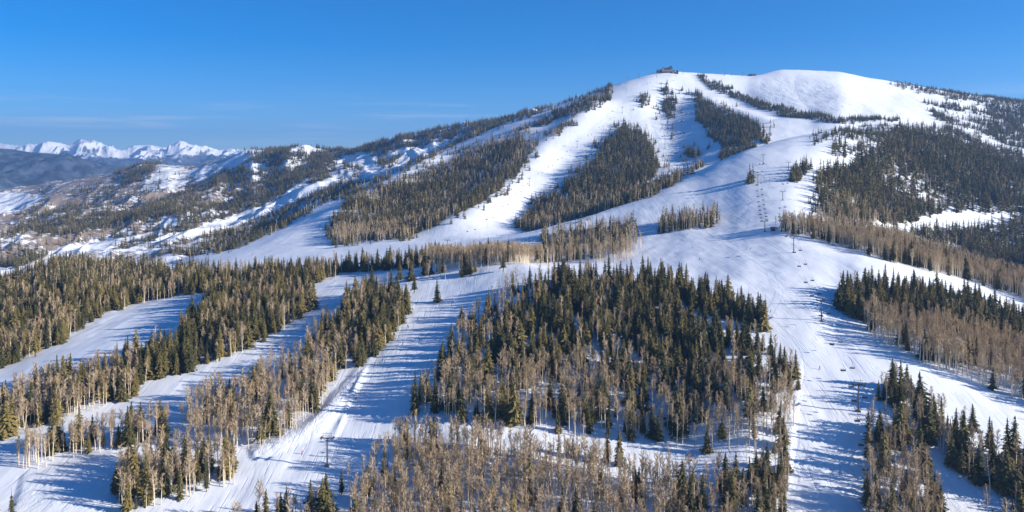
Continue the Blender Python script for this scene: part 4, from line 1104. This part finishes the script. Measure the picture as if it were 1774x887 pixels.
# thin streaks of cirrus low over the horizon
tc = N(nt, 'ShaderNodeTexCoord'); mp = N(nt, 'ShaderNodeMapping'); mp.inputs['Scale'].default_value = (2.2, 2.2, 42)
nt.links.new(tc.outputs['Generated'], mp.inputs['Vector'])
cl = remap(nt, noise(nt, mp.outputs[0], 2.4, 5, 0.6), 0.50, 0.75)
sz = N(nt, 'ShaderNodeSeparateXYZ'); nt.links.new(tc.outputs['Generated'], sz.inputs[0])
band = math_node(nt, 'MULTIPLY', remap(nt, sz.outputs['Z'], 0.005, 0.035), remap(nt, sz.outputs['Z'], 0.05, 0.10, 1.0, 0.0))
tint2 = mix_col(nt, math_node(nt, 'MULTIPLY', math_node(nt, 'MULTIPLY', cl, band), 0.45), tint, (6.5, 7.2, 8.2))
nt.links.new(tint2, bg.inputs['Color']); bg.inputs['Strength'].default_value = 0.078

# the air: one closed box of thin haze round the whole place
hv = MB(); zlo, zhi = CZ-700, CZ+760
hv.box((0, 7500, (zlo+zhi)/2), (44000, 18400, zhi-zlo))
hm = bpy.data.materials.new('air'); hm.use_nodes = True; hn = hm.node_tree
hn.nodes.remove(hn.nodes['Principled BSDF'])
pvn = N(hn, 'ShaderNodeVolumePrincipled'); pvn.inputs['Color'].default_value = (0.28, 0.53, 1.0, 1)
pvn.inputs['Density'].default_value = 8.0e-5; pvn.inputs['Anisotropy'].default_value = 0.2
hn.links.new(pvn.outputs[0], hn.nodes['Material Output'].inputs['Volume'])
hz = hv.build('haze', hm); tag(hz, 'thin blue winter haze in front of the far mountains', 'haze', kind='stuff')

cd = bpy.data.cameras.new('camera'); cam = bpy.data.objects.new('camera', cd); COL.objects.link(cam)
cam.location = (0, 0, CZ); cam.rotation_euler = (math.radians(90), 0, 0)
cd.sensor_fit = 'HORIZONTAL'; cd.sensor_width = 36.0; cd.lens = 36.0*F/W0
cd.shift_x = 0.0; cd.shift_y = -(H0/2-VH)/W0
cd.clip_start = 1.0; cd.clip_end = 60000
scene.camera = cam
scene.view_settings.view_transform = 'Standard'; scene.view_settings.look = 'None'
scene.view_settings.exposure = 0.85; scene.view_settings.gamma = 1.0
scene.cycles.max_bounces = 4; scene.cycles.diffuse_bounces = 2; scene.cycles.glossy_bounces = 1
scene.cycles.volume_bounces = 0
scene.cycles.use_denoising = True
